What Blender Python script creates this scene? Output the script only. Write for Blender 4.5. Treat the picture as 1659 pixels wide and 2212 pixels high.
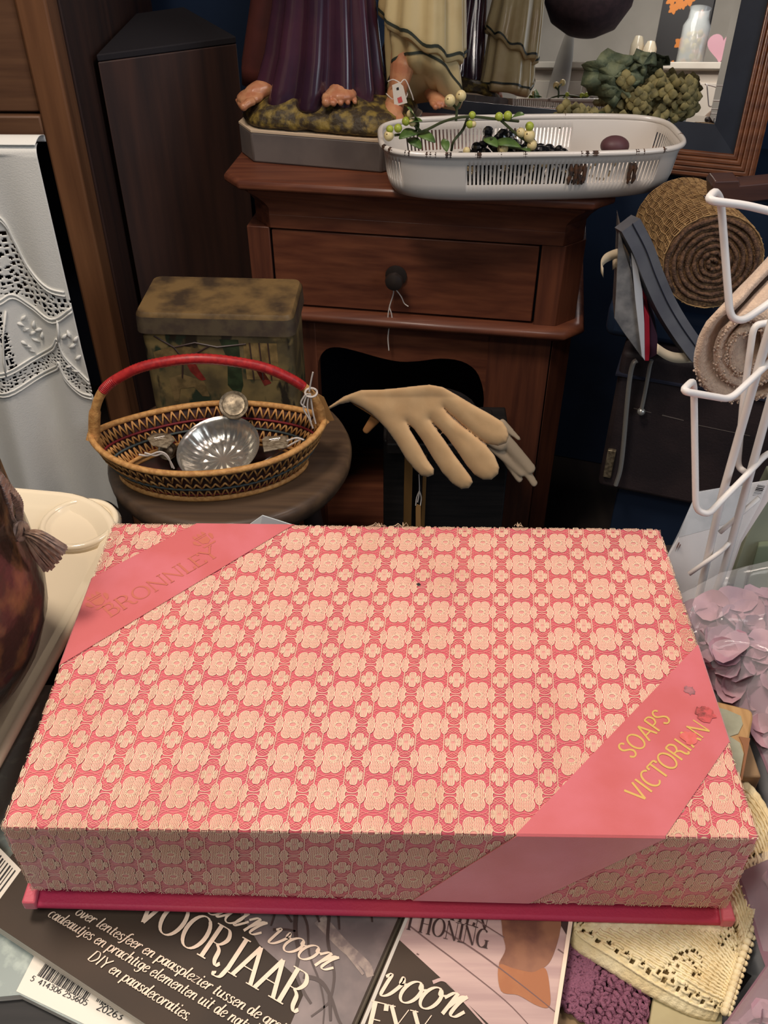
import bpy, bmesh, math, random
from mathutils import Vector, Matrix, Euler, noise
R = math.radians
PI = math.pi
random.seed(7)
SC = bpy.context.scene
COL = SC.collection
for _o in list(bpy.data.objects):
    bpy.data.objects.remove(_o)

# ------------------------------------------------------------------ camera
FPX = 2011.25
CAM_C = Vector((0.006163, -0.214979, 1.250367))
CAM_X = Vector((0.9998673, 0.0162795, -0.0006296))
CAM_U = Vector((-0.0099399, 0.6402081, 0.7681373))
CAM_F = Vector((-0.0129079, 0.7680291, -0.6402849))
cam_d = bpy.data.cameras.new('camera')
cam = bpy.data.objects.new('camera', cam_d)
COL.objects.link(cam)
cam_d.sensor_fit = 'HORIZONTAL'
cam_d.sensor_width = 36.0
cam_d.lens = FPX * 36.0 / 1659.0
cam_d.clip_start = 0.02
cam.matrix_world = Matrix((
    (CAM_X.x, CAM_U.x, -CAM_F.x, CAM_C.x),
    (CAM_X.y, CAM_U.y, -CAM_F.y, CAM_C.y),
    (CAM_X.z, CAM_U.z, -CAM_F.z, CAM_C.z),
    (0, 0, 0, 1)))
SC.camera = cam

# ------------------------------------------------------------------ world, lights, exposure
SC.view_settings.view_transform = 'Standard'
SC.view_settings.look = 'None'
SC.view_settings.gamma = 1.0
SC.view_settings.exposure = 0.0
w = bpy.data.worlds.new('world'); SC.world = w; w.use_nodes = True
w.node_tree.nodes['Background'].inputs[0].default_value = (0.10, 0.16, 0.27, 1)
w.node_tree.nodes['Background'].inputs[1].default_value = 0.5

def area(name, loc, target, size, power, color, sy=None):
    l = bpy.data.lights.new(name, 'AREA')
    l.energy = power; l.color = color
    l.shape = 'RECTANGLE' if sy else 'SQUARE'
    l.size = size
    if sy: l.size_y = sy
    o = bpy.data.objects.new(name, l); COL.objects.link(o)
    o.location = loc
    o.rotation_euler = (Vector(target) - Vector(loc)).to_track_quat('-Z', 'Y').to_euler()
    return o
# shop ceiling lamps (warm, over the table towards the left) and daylight from the shop window behind on the right
area('ceiling_lamp_light', (-0.42, 0.34, 2.30), (-0.06, 0.2, 0.9), 0.30, 17.0, (1.0, 0.86, 0.74))
area('ceiling_lamp_light', (0.80, 0.35, 2.35), (0.2, 0.3, 0.9), 0.45, 8.5, (1.0, 0.87, 0.83))
area('window_daylight', (1.95, -0.9, 1.7), (0.0, 1.1, 0.7), 1.2, 18.0, (0.82, 0.91, 1.0), 1.3)
area('dresser_fill_light', (-0.65, -0.55, 2.32), (-0.6, -1.2, 1.2), 0.7, 19.0, (1.0, 0.95, 0.88))  # added fill, brightens the dresser side of the shop that the mirror shows

# ------------------------------------------------------------------ helpers
def at(px, py, z=None, Y=None, P=None, N=None):
    """point where the sight line of a photo position meets a plane of the place"""
    d = CAM_F + CAM_X * ((px - 829.5) / FPX) - CAM_U * ((py - 1106) / FPX)
    if z is not None: t = (z - CAM_C.z) / d.z
    elif Y is not None: t = (Y - CAM_C.y) / d.y
    else: t = (P - CAM_C).dot(N) / d.dot(N)
    return CAM_C + d * t

ORG = {}
def thing(name, label, cat, loc, group=None):
    o = bpy.data.objects.new(name, None); COL.objects.link(o)
    o.location = loc; o.empty_display_size = 0.02
    o['label'] = label; o['category'] = cat
    if group: o['group'] = group
    ORG[o.name] = Vector(loc)
    return o
def tag(o, label, cat, group=None, kind=None):
    o['label'] = label; o['category'] = cat
    if group: o['group'] = group
    if kind: o['kind'] = kind
    return o

class MB:
    def __init__(s):
        s.v = []; s.f = []; s.m = []; s.cm = 0
    def add(s, vs, fs):
        b = len(s.v)
        s.v += [Vector(p) for p in vs]
        s.f += [tuple(i + b for i in f) for f in fs]
        s.m += [s.cm] * len(fs)
        return s
    def box(s, c, d, M=None):
        x, y, z = d[0] / 2, d[1] / 2, d[2] / 2
        vs = [Vector((sx * x, sy * y, sz * z)) for sz in (-1, 1) for sy in (-1, 1) for sx in (-1, 1)]
        if M is not None: vs = [M @ p for p in vs]
        vs = [p + Vector(c) for p in vs]
        return s.add(vs, [(0, 2, 3, 1), (4, 5, 7, 6), (0, 1, 5, 4), (2, 6, 7, 3), (0, 4, 6, 2), (1, 3, 7, 5)])
    def prism(s, poly, lo, hi, M=None):
        n = len(poly)
        vs = [Vector((p[0], p[1], lo)) for p in poly] + [Vector((p[0], p[1], hi)) for p in poly]
        if M is not None: vs = [M @ p for p in vs]
        fs = [tuple(range(n - 1, -1, -1)), tuple(range(n, 2 * n))]
        fs += [(i, (i + 1) % n, n + (i + 1) % n, n + i) for i in range(n)]
        return s.add(vs, fs)
    def loft(s, rings, closed=True, cap=True):
        n = len(rings[0]); vs = [p for r in rings for p in r]; fs = []
        for k in range(len(rings) - 1):
            for i in range(n if closed else n - 1):
                j = (i + 1) % n
                fs.append((k * n + i, k * n + j, (k + 1) * n + j, (k + 1) * n + i))
        if cap and closed:
            fs.append(tuple(range(n - 1, -1, -1)))
            b = (len(rings) - 1) * n
            fs.append(tuple(range(b, b + n)))
        return s.add(vs, fs)
    def tube(s, pts, r, n=8, closed=False, flat=None):
        pts = [Vector(p) for p in pts]; L = len(pts)
        rs = r if isinstance(r, (list, tuple)) else [r] * L
        rings = []; up = None
        for i in range(L):
            if closed: t = pts[(i + 1) % L] - pts[i - 1]
            else: t = pts[min(i + 1, L - 1)] - pts[max(i - 1, 0)]
            if t.length < 1e-9: t = Vector((0, 0, 1))
            t.normalize()
            if up is None:
                up = Vector((0, 0, 1)) if abs(t.z) < .9 else Vector((0, 1, 0))
            a = up - t * up.dot(t)
            if a.length < 1e-6: a = t.orthogonal()
            a.normalize(); b = t.cross(a); up = a
            fl = flat if flat else 1.0
            rings.append([pts[i] + (a * math.cos(2 * PI * k / n) * fl + b * math.sin(2 * PI * k / n)) * rs[i] for k in range(n)])
        if closed: rings.append(rings[0]); return s.loft(rings, True, False)
        return s.loft(rings, True, True)
    def lathe(s, prof, n=32, c=(0, 0, 0), M=None, sx=1.0, sy=1.0):
        rings = []
        for (r, z) in prof:
            ring = [Vector((r * sx * math.cos(2 * PI * k / n), r * sy * math.sin(2 * PI * k / n), z)) for k in range(n)]
            if M is not None: ring = [M @ p for p in ring]
            rings.append([p + Vector(c) for p in ring])
        return s.loft(rings, True, True)
    def grid(s, fn, nu, nv):
        vs = [fn(i / nu, j / nv) for j in range(nv + 1) for i in range(nu + 1)]
        fs = [(j * (nu + 1) + i, j * (nu + 1) + i + 1, (j + 1) * (nu + 1) + i + 1, (j + 1) * (nu + 1) + i) for j in range(nv) for i in range(nu)]
        return s.add(vs, fs)
    def ball(s, c, r, n=12, m=8, sc=(1, 1, 1), M=None):
        prof = [(max(1e-5, math.sin(PI * k / m)), -math.cos(PI * k / m)) for k in range(m + 1)]
        T = Matrix.Diagonal((sc[0] * r, sc[1] * r, sc[2] * r)).to_3x3()
        if M is not None: T = M @ T
        return s.lathe(prof, n, c, T)
    def build(s, name, mat, parent=None, smooth=True, bevel=0.0, sub=0, label=None, solid=0.0, ang=40, seg=2, off=0.0):
        if parent is None:
            xs = [p.x for p in s.v]; ys = [p.y for p in s.v]; zs = [p.z for p in s.v]
            org = Vector(((min(xs) + max(xs)) / 2, (min(ys) + max(ys)) / 2, min(zs)))
        else:
            org = ORG[parent.name]
        me = bpy.data.meshes.new(name)
        me.from_pydata([tuple(p - org) for p in s.v], [], s.f)
        mats = mat if isinstance(mat, (list, tuple)) else [mat]
        for m in mats: me.materials.append(m)
        if len(mats) > 1: me.polygons.foreach_set('material_index', s.m)
        bm = bmesh.new(); bm.from_mesh(me)
        bmesh.ops.recalc_face_normals(bm, faces=bm.faces); bm.to_mesh(me); bm.free()
        if smooth:
            me.polygons.foreach_set('use_smooth', [True] * len(me.polygons))
            if ang < 180: me.set_sharp_from_angle(angle=R(ang))
        o = bpy.data.objects.new(name, me); COL.objects.link(o)
        ORG[o.name] = org
        if parent is None: o.location = org
        else: o.parent = parent
        if solid:
            md = o.modifiers.new('solid', 'SOLIDIFY'); md.thickness = solid; md.offset = off
        if bevel:
            md = o.modifiers.new('bevel', 'BEVEL'); md.width = bevel; md.segments = seg; md.limit_method = 'ANGLE'; md.angle_limit = R(35)
        if sub:
            md = o.modifiers.new('sub', 'SUBSURF'); md.levels = sub; md.render_levels = sub
        if label: o['label'] = label
        return o

def struct(o):
    o['kind'] = 'structure'; return o
def rotz(a): return Matrix.Rotation(a, 3, 'Z')
def cr(pts, n=6, closed=False):
    """Catmull-Rom through points"""
    P = [Vector(p) for p in pts]; L = len(P); out = []
    rng = range(L) if closed else range(L - 1)
    for i in rng:
        p0 = P[(i - 1) % L] if closed or i > 0 else P[0] * 2 - P[1]
        p1 = P[i]; p2 = P[(i + 1) % L]
        p3 = P[(i + 2) % L] if closed or i + 2 < L else P[-1] * 2 - P[-2]
        for k in range(n):
            t = k / n
            out.append(0.5 * ((2 * p1) + (p2 - p0) * t + (2 * p0 - 5 * p1 + 4 * p2 - p3) * t * t + (3 * p1 - p0 - 3 * p2 + p3) * t ** 3))
    if not closed: out.append(P[-1])
    return out
def rrect(w, d, r, n=5, x=0, y=0):
    out = []
    for (sx, sy, a) in ((1, 1, 0), (-1, 1, 90), (-1, -1, 180), (1, -1, 270)):
        for k in range(n + 1):
            t = R(a + 90 * k / n)
            out.append((x + sx * (w / 2 - r) + r * math.cos(t), y + sy * (d / 2 - r) + r * math.sin(t)))
    return out

# ------------------------------------------------------------------ materials
def sh(c):  # sRGB 0-255 to linear
    return tuple(((v / 255) / 12.92 if v / 255 <= 0.04045 else ((v / 255 + 0.055) / 1.055) ** 2.4) for v in c) + (1,)
def mat(name, col, rough=0.6, metal=0.0, c2=None, scale=20, lo=0.4, hi=0.6, bump=0, bscale=200, stretch=None, spec=0.5, coat=0, trans=0, alpha=1, sheen=0, detail=4, ior=1.45):
    m = bpy.data.materials.new(name); m.use_nodes = True
    nt = m.node_tree; b = nt.nodes['Principled BSDF']
    b.inputs['Base Color'].default_value = col
    b.inputs['Roughness'].default_value = rough
    b.inputs['Metallic'].default_value = metal
    b.inputs['Specular IOR Level'].default_value = spec
    b.inputs['Coat Weight'].default_value = coat
    b.inputs['Coat Roughness'].default_value = 0.15
    b.inputs['Transmission Weight'].default_value = trans
    b.inputs['Alpha'].default_value = alpha
    b.inputs['Sheen Weight'].default_value = sheen
    b.inputs['IOR'].default_value = ior
    tc = nt.nodes.new('ShaderNodeTexCoord'); mp = nt.nodes.new('ShaderNodeMapping')
    nt.links.new(tc.outputs['Object'], mp.inputs['Vector'])
    if stretch: mp.inputs['Scale'].default_value = stretch
    m['map'] = mp.name
    if c2 is not None:
        no = nt.nodes.new('ShaderNodeTexNoise'); no.inputs['Scale'].default_value = scale; no.inputs['Detail'].default_value = detail
        nt.links.new(mp.outputs[0], no.inputs['Vector'])
        ra = nt.nodes.new('ShaderNodeValToRGB')
        ra.color_ramp.elements[0].position = lo; ra.color_ramp.elements[1].position = hi
        ra.color_ramp.elements[0].color = col; ra.color_ramp.elements[1].color = c2
        nt.links.new(no.outputs['Fac'], ra.inputs['Fac'])
        nt.links.new(ra.outputs['Color'], b.inputs['Base Color'])
    if bump:
        n2 = nt.nodes.new('ShaderNodeTexNoise'); n2.inputs['Scale'].default_value = bscale; n2.inputs['Detail'].default_value = 3
        nt.links.new(mp.outputs[0], n2.inputs['Vector'])
        bp = nt.nodes.new('ShaderNodeBump'); bp.inputs['Strength'].default_value = bump; bp.inputs['Distance'].default_value = 0.002
        nt.links.new(n2.outputs['Fac'], bp.inputs['Height']); nt.links.new(bp.outputs['Normal'], b.inputs['Normal'])
    return m
def wood(name, c1, c2, axis='x', scale=1.0, rough=0.45, coat=0.15):
    st = {'x': (6, 90, 90), 'y': (90, 6, 90), 'z': (90, 90, 6)}[axis]
    st = tuple(v * scale for v in st)
    return mat(name, sh(c1), rough, c2=sh(c2), scale=1.0, lo=0.3, hi=0.7, stretch=st, bump=0.15, bscale=1.0, coat=coat, detail=6)

M = {}
M['wall_navy'] = mat('navy_wall_paint', sh((26, 46, 74)), 0.85, c2=sh((20, 38, 60)), scale=3)
M['wall_white'] = mat('off_white_wall', sh((214, 204, 190)), 0.85, c2=sh((200, 190, 176)), scale=3)
M['floor'] = wood('dark_floorboards', (48, 40, 36), (30, 25, 24), 'y', 0.4, 0.6, 0)
M['cab'] = wood('mahogany', (126, 74, 50), (92, 50, 36), 'x')
M['cab_v'] = wood('mahogany_upright', (120, 70, 48), (86, 48, 36), 'z')
M['oak'] = wood('oak_front', (122, 86, 60), (92, 62, 44), 'x', 0.8, 0.55, 0.05)
M['oak_v'] = wood('oak_post', (136, 92, 60), (104, 68, 44), 'z', 0.6, 0.5, 0.05)
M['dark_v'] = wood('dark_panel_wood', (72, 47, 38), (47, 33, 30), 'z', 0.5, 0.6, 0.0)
M['dark_wood'] = wood('dark_wood', (46, 30, 26), (28, 20, 19), 'x', 0.6, 0.6, 0.0)
M['black_wood'] = wood('blackened_wood', (36, 32, 30), (16, 15, 15), 'x', 1.6, 0.6, 0.0)
M['niche'] = mat('shade_navy', sh((30, 32, 48)), 0.9)  # navy tone of dim shade put into the base colour of recesses
M['pink'] = mat('pink_satin', sh((206, 90, 98)), 0.5, c2=sh((198, 84, 98)), scale=25, bump=0.1, bscale=900, sheen=0.3)
M['hot_pink'] = mat('deep_pink_cloth', sh((178, 46, 82)), 0.6, c2=sh((190, 60, 78)), scale=8, bump=0.15, bscale=800)
M['lace'] = mat('cream_lace_thread', sh((234, 208, 176)), 0.7, c2=sh((200, 164, 124)), scale=11, lo=0.5, hi=0.78)
M['lace_ground'] = mat('lace_ground', sh((214, 146, 136)), 0.8, c2=sh((200, 142, 116)), scale=14, lo=0.55, hi=0.8)
M['ribbon'] = mat('coral_ribbon', sh((196, 94, 94)), 0.42, c2=sh((204, 106, 112)), scale=22, bump=0.05, bscale=1500, sheen=0.4)
M['gold_foil'] = mat('gold_foil', sh((226, 186, 104)), 0.4, metal=0.35)
M['lace_net'] = mat('pinkish_net_thread', sh((226, 158, 140)), 0.8)
M['faded_gold'] = mat('faded_gold_print', sh((190, 102, 84)), 0.5)
M['grime'] = mat('grey_smudge', sh((120, 84, 74)), 0.8)
M['white_paper'] = mat('white_paper', sh((232, 222, 206)), 0.6)
M['paper_edge'] = mat('paper_edges', sh((214, 206, 192)), 0.7, c2=sh((180, 172, 160)), scale=1, stretch=(1, 1, 1500))
M['ink'] = mat('black_ink', sh((34, 30, 30)), 0.6)
M['print_cream'] = mat('cream_print', sh((240, 214, 188)), 0.5)
M['cover_dark'] = mat('dark_brown_cover', sh((70, 57, 46)), 0.6, c2=sh((60, 50, 42)), scale=12, spec=.25)
M['cover_grey'] = mat('grey_stone_photo', sh((132, 116, 112)), 0.35, c2=sh((104, 92, 90)), scale=45)
M['cover_teal'] = mat('pale_teal_cover', sh((142, 152, 146)), 0.45, c2=sh((170, 180, 170)), scale=160, lo=0.5, hi=0.7)
M['twig'] = mat('twig_photo', sh((66, 50, 46)), 0.4)
M['plank'] = mat('pale_plank_photo', sh((198, 168, 158)), 0.4, c2=sh((176, 146, 140)), scale=1, stretch=(8, 120, 1))
M['plank_line'] = mat('plank_gap_photo', sh((112, 84, 80)), 0.5)
M['candle_dark'] = mat('brown_wax_photo', sh((112, 72, 58)), 0.4, c2=sh((146, 100, 74)), scale=60)
M['candle_amber'] = mat('amber_wax_photo', sh((182, 124, 80)), 0.4, c2=sh((164, 104, 66)), scale=50)
M['cream_lace'] = mat('cream_crochet', sh((240, 226, 184)), 0.85, c2=sh((226, 206, 158)), scale=60, bump=0.3, bscale=900)
M['purple'] = mat('mauve_crochet', sh((140, 88, 108)), 0.85, bump=0.8, bscale=900)
M['kraft'] = mat('tan_card', sh((156, 128, 92)), 0.75, c2=sh((132, 106, 78)), scale=14)
M['sage'] = mat('sage_green_card', sh((128, 132, 112)), 0.6, c2=sh((116, 122, 104)), scale=16)
M['cloth'] = mat('white_cotton', sh((232, 230, 222)), 0.85, bump=0.15, bscale=600)
M['porcelain'] = mat('cream_porcelain', sh((236, 220, 190)), 0.12, spec=0.6, coat=0.4)
M['white_wire'] = mat('white_coated_wire', sh((226, 220, 214)), 0.4)
M['chrome'] = mat('chrome', sh((200, 196, 188)), 0.25, metal=0.7)
M['enamel'] = mat('white_enamel', sh((226, 218, 208)), 0.22, spec=0.6, coat=0.3)
M['chip'] = mat('chipped_black_enamel', sh((58, 48, 44)), 0.6, c2=sh((92, 62, 42)), scale=120)
M['jute'] = mat('jute', sh((138, 104, 70)), 0.9, c2=sh((96, 70, 48)), scale=300, bump=0.8, bscale=600)
M['silver'] = mat('polished_silver', sh((226, 220, 208)), 0.24, metal=0.85)
M['old_silver'] = mat('tarnished_silver', sh((150, 136, 112)), 0.38, metal=0.45, c2=sh((106, 94, 76)), scale=200)
M['leather_tan'] = mat('cream_suede', sh((228, 188, 138)), 0.8, c2=sh((220, 178, 128)), scale=30, bump=0.1, bscale=900, sheen=0.2)
M['glove_grey'] = mat('pale_grey_suede', sh((196, 172, 142)), 0.8)
M['string'] = mat('white_string', sh((216, 206, 196)), 0.8)
# ------------------------------------------------------------------ lettering: pen strokes laid on a surface
def arcp(cx, cy, rx, ry, a0, a1, n=16):
    return [(cx + rx * math.cos(R(a0 + (a1 - a0) * k / n)), cy + ry * math.sin(R(a0 + (a1 - a0) * k / n))) for k in range(n + 1)]
def el(cx, cy, rx, ry): return arcp(cx, cy, rx, ry, 60, 420, 26)
# each glyph: (advance, [(kind, points)]); kind L = stem with serifs, l = plain, c = curve given densely, s = smooth curve
G = {
 'A': (.86, [('l', [(.08, 0), (.42, 1)]), ('l', [(.42, 1), (.78, 0)]), ('l', [(.2, .35), (.64, .35)]), ('f', [(.08, 0)]), ('f', [(.78, 0)])]),
 'B': (.68, [('L', [(.14, 0), (.14, 1)]), ('s', [(.14, 1), (.4, .99), (.52, .77), (.38, .54), (.14, .53)]), ('s', [(.14, .53), (.45, .52), (.6, .27), (.44, .02), (.14, 0)])]),
 'C': (.8, [('c', arcp(.44, .5, .36, .5, 48, 312, 22))]),
 'D': (.85, [('L', [(.14, 0), (.14, 1)]), ('s', [(.14, 1), (.5, .97), (.74, .5), (.5, .03), (.14, 0)])]),
 'E': (.66, [('L', [(.14, 0), (.14, 1)]), ('l', [(.14, 1), (.56, 1), (.58, .82)]), ('l', [(.14, .52), (.46, .52)]), ('l', [(.14, 0), (.58, 0), (.62, .2)])]),
 'G': (.86, [('c', arcp(.44, .5, .36, .5, 48, 330, 22)), ('L', [(.74, .02), (.74, .42)])]),
 'H': (.9, [('L', [(.16, 0), (.16, 1)]), ('L', [(.72, 0), (.72, 1)]), ('l', [(.16, .52), (.72, .52)])]),
 'I': (.36, [('L', [(.18, 0), (.18, 1)])]),
 'J': (.5, [('L1', [(.34, 1), (.34, .05)]), ('s', [(.34, .1), (.26, -.2), (.06, -.26), (.0, -.16)])]),
 'L': (.64, [('L', [(.14, 0), (.14, 1)]), ('l', [(.14, 0), (.56, 0), (.6, .22)])]),
 'N': (.9, [('f', [(.12, 0)]), ('h', [(.12, 0), (.12, 1)]), ('l', [(.1, 1), (.74, 0)]), ('h', [(.76, 0), (.76, 1)]), ('f', [(.76, 1)])]),
 'O': (.94, [('c', el(.46, .5, .38, .5))]),
 'P': (.66, [('L', [(.14, 0), (.14, 1)]), ('s', [(.14, 1), (.44, .98), (.58, .74), (.44, .48), (.14, .46)])]),
 'R': (.8, [('L', [(.14, 0), (.14, 1)]), ('s', [(.14, 1), (.46, .98), (.6, .75), (.44, .52), (.14, .5)]), ('s', [(.36, .5), (.54, .36), (.6, .1), (.72, -.02), (.82, .08)])]),
 'S': (.64, [('s', [(.53, .84), (.42, .98), (.24, .98), (.12, .82), (.16, .62), (.44, .42), (.54, .22), (.42, .02), (.22, .0), (.08, .16)])]),
 'T': (.7, [('L2', [(.34, 0), (.34, 1)]), ('l', [(.02, .8), (.04, 1), (.64, 1), (.66, .8)])]),
 'V': (.84, [('l', [(.08, 1), (.44, 0)]), ('l', [(.44, 0), (.76, 1)]), ('f', [(.08, 1)]), ('f', [(.76, 1)])]),
 'X': (.84, [('l', [(.08, 1), (.74, 0)]), ('h', [(.1, 0), (.72, 1)]), ('f', [(.08, 1)]), ('f', [(.74, 0)])]),
 'Y': (.8, [('l', [(.06, 1), (.38, .48)]), ('l', [(.38, .48), (.72, 1)]), ('L2', [(.38, 0), (.38, .48)]), ('f', [(.06, 1)]), ('f', [(.72, 1)])]),
 'a': (.60, [('c', el(.22, .3, .16, .29)), ('s', [(.47, .62), (.44, .2), (.48, .0), (.60, .12)])]),
 'c': (.46, [('c', arcp(.26, .3, .2, .3, 50, 310, 16))]),
 'd': (.60, [('c', el(.22, .3, .16, .29)), ('s', [(.47, 1), (.45, .3), (.48, .0), (.60, .12)])]),
 'e': (.48, [('s', [(.06, .28), (.3, .34), (.42, .46), (.3, .6), (.14, .5), (.07, .25), (.16, .03), (.32, .02), (.45, .16)])]),
 'f': (.36, [('s', [(.42, .92), (.34, 1), (.24, .85), (.2, .5), (.16, 0), (.06, -.24), (-.06, -.2)]), ('l', [(.04, .58), (.36, .58)])]),
 'g': (.54, [('c', el(.24, .32, .18, .27)), ('s', [(.44, .6), (.44, .1), (.38, -.24), (.2, -.32), (.04, -.2)])]),
 'h': (.58, [('l', [(.1, 1), (.1, 0)]), ('s', [(.1, .3), (.24, .56), (.4, .56), (.43, .3), (.44, .04), (.56, .08)])]),
 'i': (.32, [('s', [(.12, .6), (.11, .2), (.15, .02), (.28, .1)]), ('d', [(.13, .84)])]),
 'j': (.28, [('s', [(.14, .6), (.13, 0), (.06, -.26), (-.08, -.24)]), ('d', [(.15, .84)])]),
 'l': (.3, [('s', [(.12, 1), (.11, .3), (.14, .02), (.28, .1)])]),
 'm': (.86, [('l', [(.1, .6), (.1, 0)]), ('s', [(.1, .3), (.24, .57), (.38, .54), (.4, .3), (.4, 0)]), ('s', [(.4, .3), (.54, .57), (.68, .54), (.7, .3), (.72, .04), (.84, .08)])]),
 'n': (.58, [('l', [(.1, .6), (.1, 0)]), ('s', [(.1, .3), (.24, .57), (.4, .54), (.42, .3), (.44, .04), (.56, .08)])]),
 'o': (.5, [('c', el(.25, .3, .19, .3))]),
 'p': (.54, [('l', [(.1, .6), (.1, -.32)]), ('c', el(.3, .3, .19, .29))]),
 'r': (.42, [('l', [(.1, .6), (.1, 0)]), ('s', [(.1, .3), (.2, .54), (.32, .6), (.4, .5)])]),
 's': (.42, [('s', [(.34, .5), (.24, .6), (.1, .52), (.14, .36), (.3, .24), (.34, .08), (.2, .0), (.06, .08)])]),
 't': (.36, [('s', [(.16, .84), (.14, .3), (.16, .02), (.3, .06)]), ('l', [(.02, .58), (.32, .58)])]),
 'u': (.58, [('s', [(.1, .6), (.09, .2), (.18, .0), (.34, .1), (.42, .35)]), ('s', [(.43, .6), (.42, .2), (.46, .02), (.56, .08)])]),
 'v': (.5, [('s', [(.04, .56), (.12, .5), (.16, .1), (.22, .0), (.36, .2), (.42, .5), (.34, .6)])]),
 'z': (.46, [('l', [(.06, .58), (.4, .58)]), ('h', [(.4, .58), (.04, .02)]), ('l', [(.04, .02), (.42, .02)])]),
 '.': (.24, [('d', [(.1, .05)])]),
 '0': (.62, [('c', el(.3, .5, .24, .5))]),
 '1': (.62, [('l', [(.12, .8), (.32, 1), (.32, 0)])]),
 '2': (.62, [('s', [(.08, .8), (.28, 1), (.5, .8), (.4, .5), (.06, 0)]), ('l', [(.06, 0), (.54, 0)])]),
 '3': (.62, [('s', [(.08, .88), (.3, 1), (.48, .78), (.24, .54)]), ('s', [(.24, .54), (.52, .3), (.3, 0), (.06, .12)])]),
 '4': (.62, [('l', [(.4, 0), (.4, 1), (.04, .3), (.56, .3)])]),
 '5': (.62, [('l', [(.5, 1), (.14, 1), (.1, .58)]), ('s', [(.1, .56), (.34, .64), (.54, .34), (.34, .0), (.06, .1)])]),
 '6': (.62, [('s', [(.46, .98), (.2, .74), (.08, .3), (.28, 0), (.52, .3), (.3, .58), (.1, .34)])]),
 ' ': (.3, []),
 # joined script forms
 '~v': (.6, [('s', [(.0, .5), (.1, .6), (.14, .3), (.2, .02), (.38, .1), (.5, .45), (.42, .6), (.46, .42), (.62, .46)])]),
 '~o': (.54, [('c', el(.24, .3, .22, .3)), ('s', [(.34, .56), (.4, .42), (.56, .46)])]),
 '~r': (.6, [('s', [(.0, .4), (.14, .58), (.24, .56)]), ('l', [(.24, .6), (.2, .0)]), ('s', [(.22, .2), (.36, .52), (.5, .58)]), ('s', [(.5, .58), (.4, .36), (.38, .06), (.52, .02), (.66, .2)])]),
 '~a': (.66, [('c', el(.24, .3, .22, .3)), ('s', [(.46, .6), (.42, .2), (.48, .02), (.62, .2), (.7, .34)])]),
}
def text_strokes(s, thick=.15, thin=.035, serif=True, shear=0.0, nib=0.0, track=0.0, sw=.3):
    """flat ribbons (lists of left/right points) in units of the cap height, plus total advance"""
    out = []; x = 0
    toks = s if isinstance(s, list) else list(s)
    for ch in toks:
        adv, st = G[ch]
        for kind, pts in st:
            if kind == 'f':
                if serif:
                    (px, py), = pts
                    out.append(([(x + px - sw / 2, py), (x + px + sw / 2, py)], [thin, thin]))
                continue
            if kind == 'd':
                (px, py), = pts
                out.append(([(x + px - .001, py - .07), (x + px, py), (x + px + .001, py + .07)], [.06, .15, .06])); continue
            P = [Vector((p[0], p[1], 0)) for p in pts]
            if kind == 's': P = cr(P, 6)
            n = len(P); ws = []
            for i in range(n):
                t = P[min(i + 1, n - 1)] - P[max(i - 1, 0)]
                a = math.atan2(t.y, t.x)
                ws.append(thin if kind == 'h' else thin + (thick - thin) * abs(math.sin(a - nib)) ** 1.6)
            if kind == 'l' and n > 2:          # polyline: separate straight strokes
                for i in range(n - 1):
                    t = P[i + 1] - P[i]; a = math.atan2(t.y, t.x)
                    wv = thin + (thick - thin) * abs(math.sin(a - nib)) ** 1.6
                    out.append(([(x + P[i].x, P[i].y), (x + P[i + 1].x, P[i + 1].y)], [wv, wv]))
            else:
                out.append(([(x + p.x, p.y) for p in P], ws))
            if serif and kind[0] == 'L':
                ends = {'L': (0, -1), 'L1': (0,), 'L2': (0,)}[kind]
                for e in ends:
                    out.append(([(x + P[e].x - sw / 2, P[e].y), (x + P[e].x + sw / 2, P[e].y)], [thin * 1.2] * 2))
        x += adv + track
    if shear: out = [([(p[0] + p[1] * shear, p[1]) for p in pp], w) for pp, w in out]
    return out, x - track
def strokes_mesh(mb, out, fn):
    for k_, (pp, ws) in enumerate(out):
        n = len(pp); vs = []; lift = Vector((0, 0, (k_ % 9) * .00002))
        for i in range(n):
            a = pp[min(i + 1, n - 1)]; b = pp[max(i - 1, 0)]
            t = Vector((a[0] - b[0], a[1] - b[1])); t = t.normalized() if t.length > 1e-9 else Vector((1, 0))
            nx, ny = -t.y * ws[i] / 2, t.x * ws[i] / 2
            vs += [fn(pp[i][0] + nx, pp[i][1] + ny) + lift, fn(pp[i][0] - nx, pp[i][1] - ny) + lift]
        mb.add(vs, [(2 * i, 2 * i + 1, 2 * i + 3, 2 * i + 2) for i in range(n - 1)])
    return mb
def text_on(mb, s, a, b, h, z, **kw):
    """line of text from world point a to b on a level surface at height z, cap height h metres"""
    out, L = text_strokes(s, **kw)
    a = Vector((a[0], a[1])); b = Vector((b[0], b[1])); e = b - a; ln = e.length; e.normalize(); u = Vector((-e.y, e.x))
    kx = ln / L
    def fn(x, y):
        p = a + e * x * kx + u * y * h
        return Vector((p.x, p.y, z))
    # pen widths are meant in cap heights: rescale along x so that stems keep their weight
    return strokes_mesh(mb, out, fn)

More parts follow.
